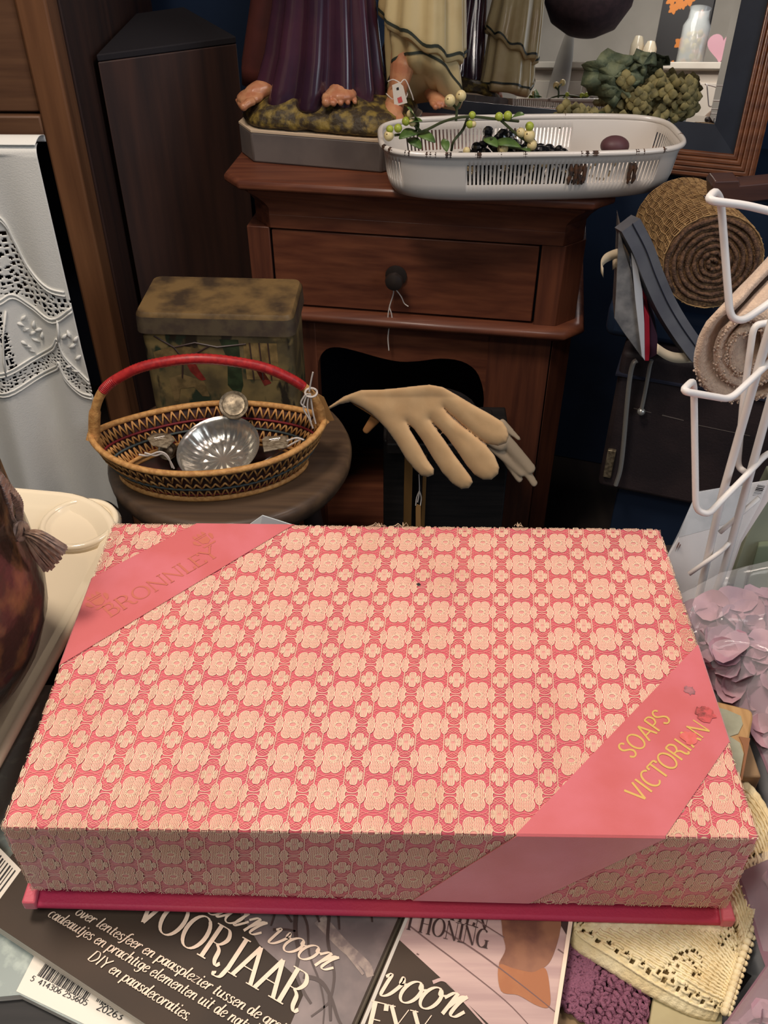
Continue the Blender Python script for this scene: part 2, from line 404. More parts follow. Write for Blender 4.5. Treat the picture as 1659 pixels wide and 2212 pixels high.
# ------------------------------------------------------------------ the room
m = MB(); m.box((0, 0, -0.02), (4.4, 4.6, 0.04)); struct(m.build('floor', M['floor']))
m = MB(); m.box((0, 2.02, 1.3), (4.4, 0.04, 2.6)); struct(m.build('wall_back', M['wall_navy']))
m = MB(); m.box((-2.22, 0, 1.3), (0.04, 4.6, 2.6)); struct(m.build('wall_left', M['wall_navy']))
m = MB(); m.box((2.22, 0.9, 1.3), (0.04, 2.8, 2.6)); struct(m.build('wall_right', M['wall_navy']))
m = MB(); m.box((0, 0.0, 2.62), (4.4, 4.6, 0.04)); struct(m.build('ceiling', M['wall_navy']))
m = MB(); m.box((-1.1, -2.28, 1.3), (2.2, 0.04, 2.6)); struct(m.build('wall_front', M['wall_white']))

# ------------------------------------------------------------------ table
TZ = 0.812
tb = thing('display_table', 'blackened dark table top under the magazines and the pink box', 'table', (0.1, -0.05, 0))
m = MB(); m.box((0.10, -0.065, TZ - 0.02), (1.5, 0.69, 0.04)); m.build('tabletop', M['black_wood'], tb, bevel=0.004)
for sx in (-0.6, 0.8):
    for sy in (-0.37, 0.24):
        m = MB(); m.box((sx, sy, (TZ - 0.04) / 2), (0.05, 0.05, TZ - 0.04)); m.build('leg', M['black_wood'], tb, bevel=0.004)

# ------------------------------------------------------------------ pink lace soap box
BW, BD, BZ, BB = 0.160, 0.1982, 0.895, 0.8375   # half width, depth, lid top, lid bottom
box = thing('soap_box', 'large pink gift box covered in cream lace with two coral ribbon bands', 'box', (0, 0.1, 0.826))
m = MB()
lid_poly = rrect(2 * BW, BD, 0.0015, 2, 0, BD / 2)
nL = len(lid_poly)
def lid_bottom(x): return .8395 - .0035 * x / BW
m.loft([[Vector((x, y, lid_bottom(x))) for x, y in lid_poly], [Vector((x, y, BZ)) for x, y in lid_poly]], True, True)
lid = m.build('lid', M['pink'], box, bevel=0.0012)
m = MB(); tl = Matrix.Rotation(R(1.15), 3, 'Y'); m.box((0, BD / 2, 0.8312), (2 * BW + 0.0075, BD + 0.008, 0.004), tl); m.box((0, BD / 2, 0.836), (2 * BW - 0.012, BD - 0.012, 0.009), tl)
base = m.build('base', M['hot_pink'], box, bevel=0.0015)
for sx in (-1, 1):
    m = MB()
    a = sx * (BW + 0.0042)
    m.prism([(a, -0.0044), (a - sx * 0.0065, -0.0044), (a - sx * 0.0055, 0.004), (a, 0.006)], 0.8294 - sx * .0032, 0.8362 - sx * .0032)
    m.build('corner_fold', M['pink'], box, bevel=0.001, label='lighter pink folded cloth corner')

def fold(u, v, h):
    """a point of the covering cloth (u across, v away) on the folded lid, h above its surface; None off the lid"""
    if v < 0:
        if abs(u) > BW or BZ + v < lid_bottom(u): return None
        return Vector((u, -h, BZ + v))
    if v > BD:
        if abs(u) > BW or BZ - (v - BD) < BB: return None
        return Vector((u, BD + h, BZ - (v - BD)))
    if u > BW: return Vector((BW + h, v, BZ - (u - BW))) if BZ - (u - BW) >= BB else None
    if u < -BW: return Vector((-BW - h, v, BZ - (-BW - u))) if BZ - (-BW - u) >= BB else None
    return Vector((u, v, BZ + h))
def face_id(u, v):
    return 'F' if v < 0 else 'K' if v > BD else 'R' if u > BW else 'L' if u < -BW else 'T'

# one repeat of the lace, in cell units (-.5..5): thread lines and filled grounds
def lace_cell():
    lines = []; fills = []
    def petal_outline():
        pts = [(0, .345), (.035, .40), (.095, .42), (.16, .385), (.205, .30), (.21, .20), (.185, .12), (.215, .04), (.215, -.04), (.185, -.12), (.21, -.20), (.205, -.30), (.16, -.385), (.095, -.42), (.035, -.40), (0, -.345)]
        full = pts + [(-x, y) for x, y in reversed(pts[1:-1])]
        return [(p.x, p.y) for p in cr([(x, y, 0) for x, y in full], 3, True)]
    body = petal_outline()
    lines.append(body + [body[0]]); fills.append(body)
    def half(x):   # extent of the body at x
        ys = [p[1] for p in body if abs(p[0] - x) < .02]
        return max(ys) if ys else 0
    for k in range(-6, 7):
        x = k * .0345
        if abs(x) > .2: continue
        hy = half(x)
        if hy <= 0: continue
        lo = .07 * math.sqrt(max(0, 1 - (x / .075) ** 2)) if abs(x) < .075 else 0
        for sgn in (1, -1):
            seg = []; n = 7
            for i in range(n + 1):
                y = lo + (hy - lo) * i / n
                seg.append((x + .006 * (1 if i % 2 else -1), sgn * y))
            lines.append(seg)
    for y in (.30, .20, -.20, -.30):
        lines.append(('n', [(x * .02, y + .008 * (1 if x % 2 else -1)) for x in range(-9, 10)]))
    # bright stitches round the eye
    for k in range(14):
        a = 2 * PI * k / 14
        lines.append([(.082 * math.cos(a), .085 * math.sin(a)), (.125 * math.cos(a), .15 * math.sin(a))])
    lines.append([(.08 * math.cos(2 * PI * k / 16), .07 * math.sin(2 * PI * k / 16)) for k in range(17)])
    # leaves either side
    for s in (1, -1):
        lf = [(s * .228, .0), (s * .235, .16), (s * .29, .245), (s * .34, .22), (s * .375, .08), (s * .36, .03), (s * .36, -.03), (s * .375, -.08), (s * .34, -.22), (s * .29, -.245), (s * .235, -.16)]
        o = [(p.x, p.y) for p in cr([(x, y, 0) for x, y in lf], 3, True)]
        lines.append(o + [o[0]]); fills.append(o)
        for x, hy in ((.258, .17), (.290, .22), (.322, .20), (.350, .13)):
            lines.append([(s * (x + .005 * (1 if i % 2 else -1)), -hy + 2 * hy * i / 6) for i in range(7)])
        # wavy thread to the next flower
        lines.append([(p.x, p.y) for p in cr([(s * .375, .10, 0), (s * .42, .045, 0), (s * .5, .028, 0)], 4)])
        lines.append([(p.x, p.y) for p in cr([(s * .375, -.10, 0), (s * .42, -.045, 0), (s * .5, -.028, 0)], 4)])
        # long threads past the small motif
        for t in (1, -1):
            lines.append([(s * .30, t * .25), (s * .305, t * .38), (s * .30, t * .5)])
    # row of holes above and below the body
    for t in (1, -1):
        zz = [(-.3, .5), (-.22, .465), (-.15, .5), (-.075, .47), (0, .455), (.075, .47), (.15, .5), (.22, .465), (.3, .5)]
        lines.append(('n', [(x, t * y) for x, y in zz]))
        lines += [('n', [(-.28, t * .40), (-.22, t * .465)]), ('n', [(.28, t * .40), (.22, t * .465)]), ('n', [(-.21, t * .33), (-.3, t * .38)]), ('n', [(.21, t * .33), (.3, t * .38)])]
    # net between leaf and small motif, round the corner of the cell
    for s in (1, -1):
        for t in (1, -1):
            for (a, b) in (((.36, .20), (.5, .08)), ((.40, .22), (.5, .14)), ((.38, .10), (.5, .20)), ((.36, .16), (.46, .24)), ((.31, .27), (.38, .34)), ((.31, .36), (.40, .23)), ((.31, .44), (.36, .38))):
                lines.append(('n', [(s * a[0], t * a[1]), (s * b[0], t * b[1])]))
    # quarter pieces of the small motif at the four corners
    for s in (1, -1):
        for t in (1, -1):
            cap = [(.5, .255), (.455, .262), (.43, .30), (.425, .4), (.422, .5)]
            lines.append([(s * x, t * y) for x, y in cap])
            fills.append([(s * x, t * y) for x, y in cap + [(.5, .5)]])
            for x in (.450, .483):
                lines.append([(s * x, t * .275), (s * x, t * (.47 if x > .46 else .5))])
            ov = [(.412, .5), (.405, .42), (.375, .36), (.345, .40), (.333, .5)]
            lines.append([(s * x, t * y) for x, y in ov]); fills.append([(s * x, t * y) for x, y in ov])
            lines.append([(s * .385, t * .5), (s * .385, t * .40)]); lines.append([(s * .362, t * .5), (s * .362, t * .41)])
    return lines, fills

def build_lace():
    lines, fills = lace_cell()
    A = Vector((.0215, .0001)); B = Vector((.0016, .01845)); O = Vector((-.0196, .0551))
    mb = MB(); mb2 = MB()
    V = mb.v; F = mb.f; MI = []
    hw = .00017
    for j in range(-8, 14):
        for i in range(-13, 14):
            c = O + A * i + B * j
            if c.x < -BW - .075 or c.x > BW + .075 or c.y < -.075 or c.y > BD + .075: continue
            if (abs(c.x) > BW + .012) and (c.y < -.01 or c.y > BD + .01): continue
            for li, ln in enumerate(lines):
                hw = .00015; mi = 0; hh = .00034 + (li % 11) * .000018
                if ln[0] == 'n': hw = .00009; ln = ln[1]; mi = 2; hh -= .00008
                pts = []
                for (x, y) in ln:
                    q = c + A * x + B * y; pts.append(q)
                n = len(pts); prev = None
                for k in range(n):
                    t = pts[min(k + 1, n - 1)] - pts[max(k - 1, 0)]
                    if t.length < 1e-9: continue
                    t.normalize(); nx = Vector((-t.y, t.x)) * hw
                    fid = face_id(*pts[k])
                    def sub(q):
                        # keep the ribbon on the face of its centre line
                        if fid == 'T': q = Vector((min(max(q.x, -BW), BW), min(max(q.y, 0), BD)))
                        return fold(q.x, q.y, hh)
                    a = sub(pts[k] + nx); b = sub(pts[k] - nx)
                    if a is None or b is None: prev = None; continue
                    idx = len(V); V.append(a); V.append(b)
                    if prev is not None: F.append((prev, prev + 1, idx + 1, idx)); MI.append(mi)
                    prev = idx
            for fl in fills:
                ps = [c + A * x + B * y for x, y in fl]
                ids = {face_id(*p) for p in ps}
                if len(ids) > 1:
                    if ids == {'T', 'F'}:      # split the motif along the front edge
                        top = [Vector((p.x, max(p.y, 0))) for p in ps]; fr = [Vector((p.x, min(p.y, -1e-6))) for p in ps]
                        parts = [top, fr]
                    else: continue
                else: parts = [ps]
                for pp in parts:
                    q = [fold(p.x, p.y, .0002) for p in pp]
                    if any(x is None for x in q): continue
                    cen = sum(q, Vector()) / len(q)
                    mb2.add(q + [cen], [(k, (k + 1) % len(q), len(q)) for k in range(len(q))])
    mb.m = MI
    n0 = len(mb.f)
    base_i = len(mb.v)
    mb.v += mb2.v; mb.f += [tuple(i + base_i for i in f) for f in mb2.f]; mb.m += [1] * len(mb2.f)
    return mb.build('lace_covering', [M['lace'], M['lace_ground'], M['lace_net']], box, smooth=False)
build_lace()

# ribbons folded over the lid edges
def ribbon_poly(mb, polys, h=.0007):
    for pl in polys:
        mb.add([fold(u, v, h) for u, v in pl], [tuple(range(len(pl)))])
m = MB()
e = 1e-5
ribbon_poly(m, [[(-.1107, BD), (-.0535, BD), (-BW, .0893), (-BW, .1517)],
                [(-.1107, BD + e), (-.0535, BD + e), (-.004, BD + .055), (-.062, BD + .055)],
                [(-BW - e, .0893), (-BW - e, .1517), (-BW - .055, .098), (-BW - .055, .036)]])
hr = .0007
m.add([fold(-BW, .0893, hr), fold(-BW, .1517, hr), fold(-BW - e, .1517, hr), fold(-BW - e, .0893, hr)], [(0, 1, 2, 3)])
rb1 = m.build('ribbon', M['ribbon'], box, smooth=False, solid=.0003, label='coral ribbon band across the far left corner')
m = MB()
ribbon_poly(m, [[(BW, .1076), (BW, .0481), (.1206, 0), (.0581, 0)],
                [(.0581, -e), (.1206, -e), (.0690, -.0562), (.0157, -.0552)],
                [(BW + e, .1076), (BW + e, .0481), (BW + .055, .10), (BW + .055, .16)]])
m.add([fold(.0581, 0, hr), fold(.1206, 0, hr), fold(.1206, -e, hr), fold(.0581, -e, hr)], [(0, 1, 2, 3)])
m.add([fold(BW, .0481, hr), fold(BW, .1076, hr), fold(BW + e, .1076, hr), fold(BW + e, .0481, hr)], [(0, 1, 2, 3)])
rb2 = m.build('ribbon', M['ribbon'], box, smooth=False, solid=.0003, label='coral ribbon band across the near right corner')

def lt(name, s, p0, p1, h, z, mt, parent, label=None, **kw):
    m = MB()
    text_on(m, s, at(*p0, z=z), at(*p1, z=z), h, z, **kw)
    return m.build(name, M[mt], parent, smooth=False, label=label)
ZR = BZ + .0010
lt('lettering', 'BRONNLEY', (237, 1334), (478, 1197), .0098, ZR, 'faded_gold', rb1, thick=.12, thin=.05, sw=.22, label='faded brownish gold letters')
lt('lettering', 'SOAPS', (1364, 1640), (1451, 1553), .0084, ZR, 'gold_foil', rb2, thick=.13, thin=.085, serif=False, nib=.2, label='gold letters')
lt('lettering', 'VICTORIAN', (1383, 1737), (1536, 1576), .0088, ZR, 'gold_foil', rb2, thick=.13, thin=.085, serif=False, nib=.2, label='gold letters')
# small crowned crests on the first ribbon
def crest(px, py):
    c = at(px, py, z=ZR); m = MB(); e1 = Vector((.707, .707)); u1 = Vector((-.707, .707))
    def P(x, y): p = Vector((c.x, c.y)) + (e1 * x + u1 * y) * .009; return Vector((p.x, p.y, ZR))
    def poly(pts): m.add([P(*p) for p in pts], [tuple(range(len(pts)))])
    poly([(-.35, .0), (-.3, -.45), (0, -.65), (.3, -.45), (.35, .0)])
    poly([(-.4, .08), (.4, .08), (.4, .2), (-.4, .2)])
    for k in (-.32, 0, .32): poly([(k - .14, .24), (k + .14, .24), (k + .08, .46), (k, .6), (k - .08, .46)])
    for s in (-1, 1):
        poly([(s * .42, -.5), (s * .6, -.4), (s * .74, -.1), (s * .66, .14), (s * .5, .1), (s * .46, -.2)])
    poly([(-.5, -.72), (.5, -.72), (.42, -.86), (-.42, -.86)])
    m.build('crest', M['faded_gold'], rb1, smooth=False)
crest(437, 1163); crest(208, 1294)
# worn and smudged places
def blot(name, px, py, r, mt, parent, seed, z, ax=1.0):
    c = at(px, py, z=z); rnd = random.Random(seed); n = 22
    m = MB(); pts = [Vector((c.x + r * ax * math.cos(2 * PI * k / n) * rnd.uniform(.6, 1.1), c.y + r * math.sin(2 * PI * k / n) * rnd.uniform(.6, 1.1), z)) for k in range(n)]
    m.add(pts + [Vector((c.x, c.y, z))], [(k, (k + 1) % n, n) for k in range(n)])
    return m.build(name, mt, parent, smooth=False)
M['torn'] = mat('torn_ribbon', sh((196, 84, 84)), 0.8, c2=sh((120, 60, 56)), scale=420, lo=.45, hi=.7)
M['smudge'] = mat('grey_mildew', sh((172, 108, 112)), 0.8, c2=sh((134, 92, 96)), scale=300)
M['rub'] = mat('rubbed_ribbon', sh((206, 96, 84)), 0.6, c2=sh((214, 104, 100)), scale=300)
blot('torn_patch', 1524, 1541, .0052, M['torn'], rb2, 3, ZR + .0003)
blot('smudge', 1490, 1491, .0030, M['smudge'], rb2, 4, ZR + .0001)
blot('worn_spot', 1488, 1592, .0042, M['rub'], rb2, 5, ZR + .0002)
blot('smudge', 904, 1262, .0012, M['ink'], lid, 6, BZ + .0006)
rnd = random.Random(2)
for (px, py) in ((822, 1137), (1118, 1138), (870, 1138)):
    c = at(px, py, z=BZ + .0006); m = MB()
    for k in range(9):
        a = rnd.uniform(0, PI); l = rnd.uniform(.002, .0045)
        m.tube([c, c + Vector((math.cos(a) * l, .001, abs(math.sin(a)) * l * .6)), c + Vector((math.cos(a) * l * 1.6, 0, abs(math.sin(a)) * l * .2))], .00012, 4)
    m.build('frayed_threads', M['lace'], box, smooth=False)

# ------------------------------------------------------------------ magazines
def slab(mb, pts, z0, z1): return mb.prism([(p[0], p[1]) for p in pts], z0, z1)
def poly_on(name, pxs, z, mt, parent, clip=None, label=None):
    m = MB(); vs = [at(*p, z=z) for p in pxs]
    if clip: vs = cr(vs, 5, True)
    m.add(vs, [tuple(range(len(vs)))]); return m.build(name, mt, parent, smooth=False, label=label)
e1 = Vector((math.cos(R(-26.5)), math.sin(R(-26.5)))); n1 = Vector((-e1.y, e1.x))
def mag_pts(origin, w, h, a):
    e = Vector((math.cos(R(a)), math.sin(R(a)))); n = Vector((-e.y, e.x)); o = Vector((origin[0], origin[1]))
    return [o, o + e * w, o + e * w + n * h, o + n * h]
# lowest: pale teal magazine with white bar code label
ZT_ = TZ + .0045
t3 = thing('magazine', 'pale teal magazine with white barcode label, lowest under the dark magazine', 'magazine', (-.12, .03, TZ))
pts = [at(x, y, z=ZT_) for x, y in ((-140, 2160), (0, 2153), (43, 2149), (330, 2292), (560, 2080), (170, 1480), (-140, 1480))]
m = MB(); slab(m, pts, TZ, ZT_ - .0003); m.build('pages', M['paper_edge'], t3)
m = MB(); slab(m, pts, ZT_ - .0003, ZT_); m.build('cover', M['cover_teal'], t3)
zt = ZT_ + .0002
bl = poly_on('barcode_label', [(35, 2141), (77, 2058), (352, 2190), (310, 2274)], zt, M['white_paper'], t3)
def bars(mb, p0, p1, h, z, n, seed, wmin=.3):
    a = at(*p0, z=z); b = at(*p1, z=z); e = (b - a); L = e.length; e.normalize(); u = Vector((-e.y, e.x, 0)); rnd = random.Random(seed); x = 0
    unit = L / (n * 3.5)
    while x < L - unit * 2:
        wd = rnd.choice([1, 1, 2, 3]) * unit
        c = a + e * x; d = c + e * wd
        mb.add([c, d, d + u * h, c + u * h], [(0, 1, 2, 3)])
        x += wd + rnd.choice([1, 1, 2, 2]) * unit
m = MB(); bars(m, (80, 2107), (190, 2163), .0115, zt + .0002, 30, 1); bars(m, (207, 2163), (272, 2190), .007, zt + .0002, 14, 2); m.build('barcode', M['ink'], bl, smooth=False)
m = MB()
for s_, a_, b_, h_ in (('5', (64, 2117), (71, 2121), .0023), ('414306', (80, 2125), (130, 2148), .0023), ('253605', (134, 2150), (186, 2173), .0023), ('20263', (207, 2180), (262, 2205), .0028)):
    text_on(m, s_, at(*a_, z=zt + .0002), at(*b_, z=zt + .0002), h_, zt + .0002, thick=.13, thin=.11, serif=False)
m.build('barcode_digits', M['ink'], bl, smooth=False)
# dark magazine
Z1 = .826
g1 = thing('magazine', 'dark brown magazine with large cream title and twig photo under the box', 'magazine', (-.07, .02, .8170))
pA = at(0, 2004, z=Z1); pB = at(306, 2206, z=Z1); dA = (pB - pA).normalized(); aA = math.degrees(math.atan2(dA.y, dA.x))
pr = at(868, 1975, z=Z1)
# cover corner: lower-left edge and right edge
eR = (at(765, 2212, z=Z1) - pr).normalized()
corner = at(740, 2275, z=Z1)
P0 = Vector((pA.x, pA.y)) - Vector((dA.x, dA.y)) * .02
def inter(p, d, q, f):
    k = d.x * f.y - d.y * f.x; t = ((q.x - p.x) * f.y - (q.y - p.y) * f.x) / k; return p + d * t
lr = inter(P0, Vector((dA.x, dA.y)), Vector((pr.x, pr.y)), Vector((eR.x, eR.y)))
ur = Vector((pr.x, pr.y)) - Vector((eR.x, eR.y)) * .1
ul = P0 - Vector((eR.x, eR.y)) * .075
mg = [P0, lr, ur, ul]
m = MB(); slab(m, mg, .8172, Z1 - .0004); m.build('pages', M['paper_edge'], g1)
m = MB(); slab(m, mg, Z1 - .0004, Z1); cv = m.build('cover', M['cover_dark'], g1)
z = Z1 + .0002
ph = poly_on('cover_photo', [(505, 1950), (560, 2040), (640, 2110), (655, 2150), (620, 2230), (752, 2230), (863, 1975), (868, 1950)], z, M['cover_grey'], g1, label='grey stone and twig cover photo')
bl2 = poly_on('barcode_label', [(-70, 1775), (0, 1832), (46, 1879), (0, 1942), (-70, 2030)], z, M['white_paper'], g1)
m = MB()
for k in range(9):
    o_ = 5.2 * k; wv = (1.2, 2.2, 1.4, 2.6, 1.2, 1.8, 2.4, 1.2, 2.0)[k]
    q_ = [at(-40 + o_, 1806 + o_ * .98, z=z + .0002), at(-40 + o_ + wv, 1806 + (o_ + wv) * .98, z=z + .0002), at(-78 + o_ + wv, 1856 + (o_ + wv) * .98, z=z + .0002), at(-78 + o_, 1856 + o_ * .98, z=z + .0002)]
    m.add(q_, [(0, 1, 2, 3)])
    q_ = [p + (at(26, 1868, z=z) - at(-4, 1836, z=z)) for p in q_]; m.add(q_, [(0, 1, 2, 3)])
m.build('barcode', M['ink'], bl2, smooth=False)
m = MB(); rnd = random.Random(11)
def strip(mb, pxs, wd, zz):
    zz += .00002 * (len(mb.v) % 7 + len(mb.f) % 5); P = [at(*p, z=zz) for p in pxs]; P = cr(P, 4); n = len(P); vs = []
    for i in range(n):
        t = (P[min(i + 1, n - 1)] - P[max(i - 1, 0)]).normalized(); nn = Vector((-t.y, t.x, 0)) * wd * (1 - .5 * i / n)
        vs += [P[i] + nn, P[i] - nn]
    mb.add(vs, [(2 * i, 2 * i + 1, 2 * i + 3, 2 * i + 2) for i in range(n - 1)])
for pxs, wd in (([(640, 1965), (638, 2010), (645, 2060), (640, 2100), (655, 2140), (672, 2168)], .0011), ([(650, 1965), (664, 2000), (668, 2060), (690, 2120), (700, 2170), (698, 2212)], .0006),
                ([(712, 1965), (708, 2030), (718, 2080), (722, 2110), (716, 2150), (706, 2170), (672, 2196)], .0008), ([(655, 2108), (690, 2118), (712, 2148), (730, 2200), (742, 2220)], .0010),
                ([(590, 2008), (620, 2008), (640, 2012)], .0007), ([(612, 1965), (630, 1992)], .0008), ([(730, 1965), (733, 2008)], .0007), ([(802, 1970), (804, 1992)], .0006), ([(680, 1965), (690, 1992)], .0007),
                ([(595, 1970), (585, 2000)], .0006), ([(712, 2150), (714, 2205)], .0009)):
    strip(m, pxs, wd, z + .0002)
m.build('printed_twigs', M['twig'], ph, smooth=False)
M['stone_seam'] = mat('stone_ridge_photo', sh((156, 138, 126)), .4, c2=sh((120, 104, 100)), scale=220)
m = MB(); strip(m, [(690, 1985), (740, 2040), (790, 2085), (800, 2110)], .0030, z + .0001); strip(m, [(740, 2045), (785, 2105)], .0010, z + .0001); m.build('printed_ridge', M['stone_seam'], ph, smooth=False)
T1 = []
lt('title', 'VOORJAAR', (287, 1979), (640, 2186), .0160, z + .0004, 'print_cream', g1, thick=.155, thin=.028, sw=.34, label='large cream serif title')
lt('script_line', ['~a', '~a', '~r', ' ', '~v', '~o', '~o', '~r'], (440, 1968), (705, 2098), .0135, z + .0004, 'print_cream', g1, thick=.095, thin=.035, shear=.45, serif=False)
lt('text_line', 'over lentesfeer en paasplezier tussen de grote', (160, 1974), (620, 2238), .0050, z + .0004, 'print_cream', g1, thick=.13, thin=.045, shear=.25, serif=False)
lt('text_line', 'cadeautjes en prachtige elementen uit de natuur', (101, 1978), (560, 2243), .0050, z + .0004, 'print_cream', g1, thick=.13, thin=.045, shear=.25, serif=False)
lt('text_line', 'DIY en paasdecoraties.', (187, 2071), (405, 2206), .0050, z + .0004, 'print_cream', g1, thick=.13, thin=.045, shear=.25, serif=False)

# second magazine, plank photo
g2 = thing('magazine', 'magazine with pale plank and amber candle cover right of the dark one', 'magazine', (.05, -.01, .8170))
q0 = at(882, 1960, z=Z1 + .002); q1 = at(776, 2212, z=Z1 + .002); q2 = at(1205, 2212, z=Z1 + .002); q3 = at(1240, 1985, z=Z1 + .002)
dl = (q1 - q0).normalized(); dr = (q2 - q3).normalized()
Z2 = Z1 + .0020
mg2 = [q0 - dl * .06, q1 + dl * .01, q2 + dr * .01, q3 - dr * .06]
m = MB(); slab(m, mg2, .8172, Z2 - .0004); m.build('pages', M['paper_edge'], g2)
m = MB(); slab(m, mg2, Z2 - .0004, Z2); m.build('cover', M['cover_dark'], g2)
z = Z2 + .0002
ph2 = poly_on('cover_photo', [(895, 1950), (858, 2026), (960, 2120), (1066, 2222), (1198, 2222), (1232, 1985), (1237, 1950)], z, M['plank'], g2, label='pale wooden planks in the cover photo')
m = MB()
for pxs in ([(885, 2000), (930, 2035), (990, 2080), (1090, 2160), (1150, 2222)], [(960, 2010), (1040, 2062), (1130, 2130), (1200, 2186)], [(1010, 1975), (1090, 2025)], [(1205, 2050), (1222, 2062)], [(900, 2060), (905, 2062)]):
    strip(m, pxs, .00035, z + .0002)
m.build('printed_gaps', M['plank_line'], ph2, smooth=False)
poly_on('printed_candle', [(1095, 1965), (1085, 2010), (1092, 2050), (1078, 2085), (1110, 2092), (1150, 2100), (1172, 2092), (1192, 2070), (1210, 2010), (1205, 1965)], z + .0002, M['candle_dark'], ph2, True)
poly_on('printed_candle', [(1078, 2085), (1110, 2092), (1150, 2100), (1178, 2092), (1188, 2140), (1186, 2175), (1160, 2172), (1120, 2150), (1082, 2140)], z + .00025, M['candle_amber'], ph2, True)
poly_on('printed_shadow', [(1213, 1965), (1212, 2000), (1230, 2030), (1234, 1965)], z + .0002, M['twig'], ph2)
poly_on('spine_edge', [(884, 1962), (891, 1962), (788, 2212), (779, 2212)], z + .0001, M['paper_edge'], g2)
poly_on('page_margin', [(1229, 1985), (1238, 1985), (1204, 2212), (1195, 2212)], z + .0004, M['print_cream'], g2)
m = MB()
text_on(m, 'T HONING', at(872, 2006, z=z), at(1052, 2050, z=z), .0085, z + .0003, thick=.16, thin=.035)
text_on(m, 'ACHTEN', at(905, 1967, z=z), at(1052, 2010, z=z), .0085, z + .0003, thick=.16, thin=.035)
m.build('small_title', M['twig'], g2, smooth=False)
lt('script_line', ['~v', '~o', '~o', '~r'], (806, 2146), (988, 2200), .0170, z + .0003, 'print_cream', g2, thick=.10, thin=.035, shear=.42, serif=False)
lt('title', 'EXX', (785, 2240), (925, 2275), .0150, z + .0003, 'print_cream', g2, thick=.17, thin=.03)
m = MB(); strip(m, [(935, 2122), (955, 2116), (975, 2128), (1000, 2160), (1050, 2216)], .0008, z + .0002); m.build('printed_stalk', M['plank'], g2, smooth=False)
# ------------------------------------------------------------------ wooden bedside cabinet
O = Vector((-.2603, 1.14, 0)); CA = R(-8); ex = Vector((math.cos(CA), math.sin(CA), 0)); ey = Vector((-math.sin(CA), math.cos(CA), 0))
def L(s, d, z): return O + ex * s + ey * d + Vector((0, 0, z))
Mc = Matrix(((ex.x, ey.x, 0), (ex.y, ey.y, 0), (0, 0, 1)))
def cprism(mb, poly, z0, z1):
    n = len(poly); vs = [L(p[0], p[1], z0) for p in poly] + [L(p[0], p[1], z1) for p in poly]
    fs = [tuple(range(n - 1, -1, -1)), tuple(range(n, 2 * n))] + [(i, (i + 1) % n, n + (i + 1) % n, n + i) for i in range(n)]
    mb.add(vs, fs)
def cring(inset, z, x0=0.0, x1=.575, d0=0.0, d1=.36, ch=.03):
    a, b, c, d = x0 + inset, x1 - inset, d0 + inset, d1
    pts = [(a + ch, c), (b - ch, c), (b, c + ch), (b, d), (a, d), (a, c + ch)]
    return [L(p[0], p[1], z) for p in pts]
cab = thing('bedside_cabinet', 'dark mahogany bedside cabinet with one drawer below the statue and enamel basket', 'cabinet', tuple(L(.28, .18, 0)))
CT = .752
m = MB(); m.loft([cring(.004, .736), cring(0, .740), cring(0, .747), cring(.004, CT)], True, True); m.build('top', M['cab'], cab, bevel=.002)
m = MB(); m.loft([cring(.034, .690, ch=.03), cring(.034, .700), cring(.029, .710), cring(.020, .722), cring(.012, .730), cring(.010, .736)], True, True); m.build('cornice', M['cab'], cab, ang=30)
m = MB(); m.loft([cring(.034, .668), cring(.034, .690)], True, True); m.build('frieze', M['cab'], cab, bevel=.001)
F0 = .036
m = MB()
cprism(m, [(.026, F0), (.0615, F0), (.0615, .34), (.026, .34)], .535, .668)
m.build('post', M['cab_v'], cab, bevel=.0012)
m = MB()
cprism(m, [(.480, F0), (.515, F0), (.545, F0 + .030), (.545, .34), (.480, .34)], .535, .668)
m.build('post', M['cab_v'], cab, bevel=.0012)
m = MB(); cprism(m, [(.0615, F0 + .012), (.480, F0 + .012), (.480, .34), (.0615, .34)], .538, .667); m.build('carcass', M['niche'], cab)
m = MB(); cprism(m, [(.065, F0 + .001), (.4765, F0 + .001), (.4765, F0 + .02), (.065, F0 + .02)], .5395, .6645); dw = m.build('drawer', M['cab'], cab, bevel=.0015)
kc = L(.2605, F0, .6025)
Tk = Matrix((ex, Vector((0, 0, 1)), -ey)).transposed()
m = MB(); m.lathe([(.0001, 0), (.017, 0), (.017, .002), (.007, .004), (.006, .012), (.012, .016), (.0145, .021), (.013, .026), (.007, .0285), (.0001, .029)], 24, kc, Tk)
M['knob'] = mat('dark_bronze_knob', sh((62, 54, 50)), .35, metal=.4); m.build('knob', M['knob'], dw)
m = MB(); m.loft([cring(.030, .516), cring(.018, .519), cring(.014, .526), cring(.018, .533), cring(.030, .5355)], True, True); m.build('moulding', M['cab'], cab, ang=60)
# lower body: side stiles, arched apron over the open niche
m = MB(); cprism(m, [(.035, F0 + .004), (.125, F0 + .004), (.125, F0 + .03), (.035, F0 + .03)], .05, .516); m.build('stile', M['cab_v'], cab, bevel=.001)
m = MB(); cprism(m, [(.412, F0 + .004), (.512, F0 + .004), (.512, F0 + .03), (.412, F0 + .03)], .05, .516); m.build('stile', M['cab_v'], cab, bevel=.001)
m = MB(); cprism(m, [(.514, F0 + .005), (.544, F0 + .034), (.544, .34), (.514, .34)], .05, .516); m.build('corner_post', M['cab_v'], cab, bevel=.001)
arch = [(.125, .400), (.128, .435), (.142, .458), (.165, .464), (.20, .458), (.235, .450), (.268, .446), (.30, .450), (.335, .458), (.37, .456), (.395, .440), (.408, .410), (.412, .385)]
ap = [(p.x, p.y) for p in cr([(a, b, 0) for a, b in arch], 3)]
m = MB()
n = len(ap); vs = []
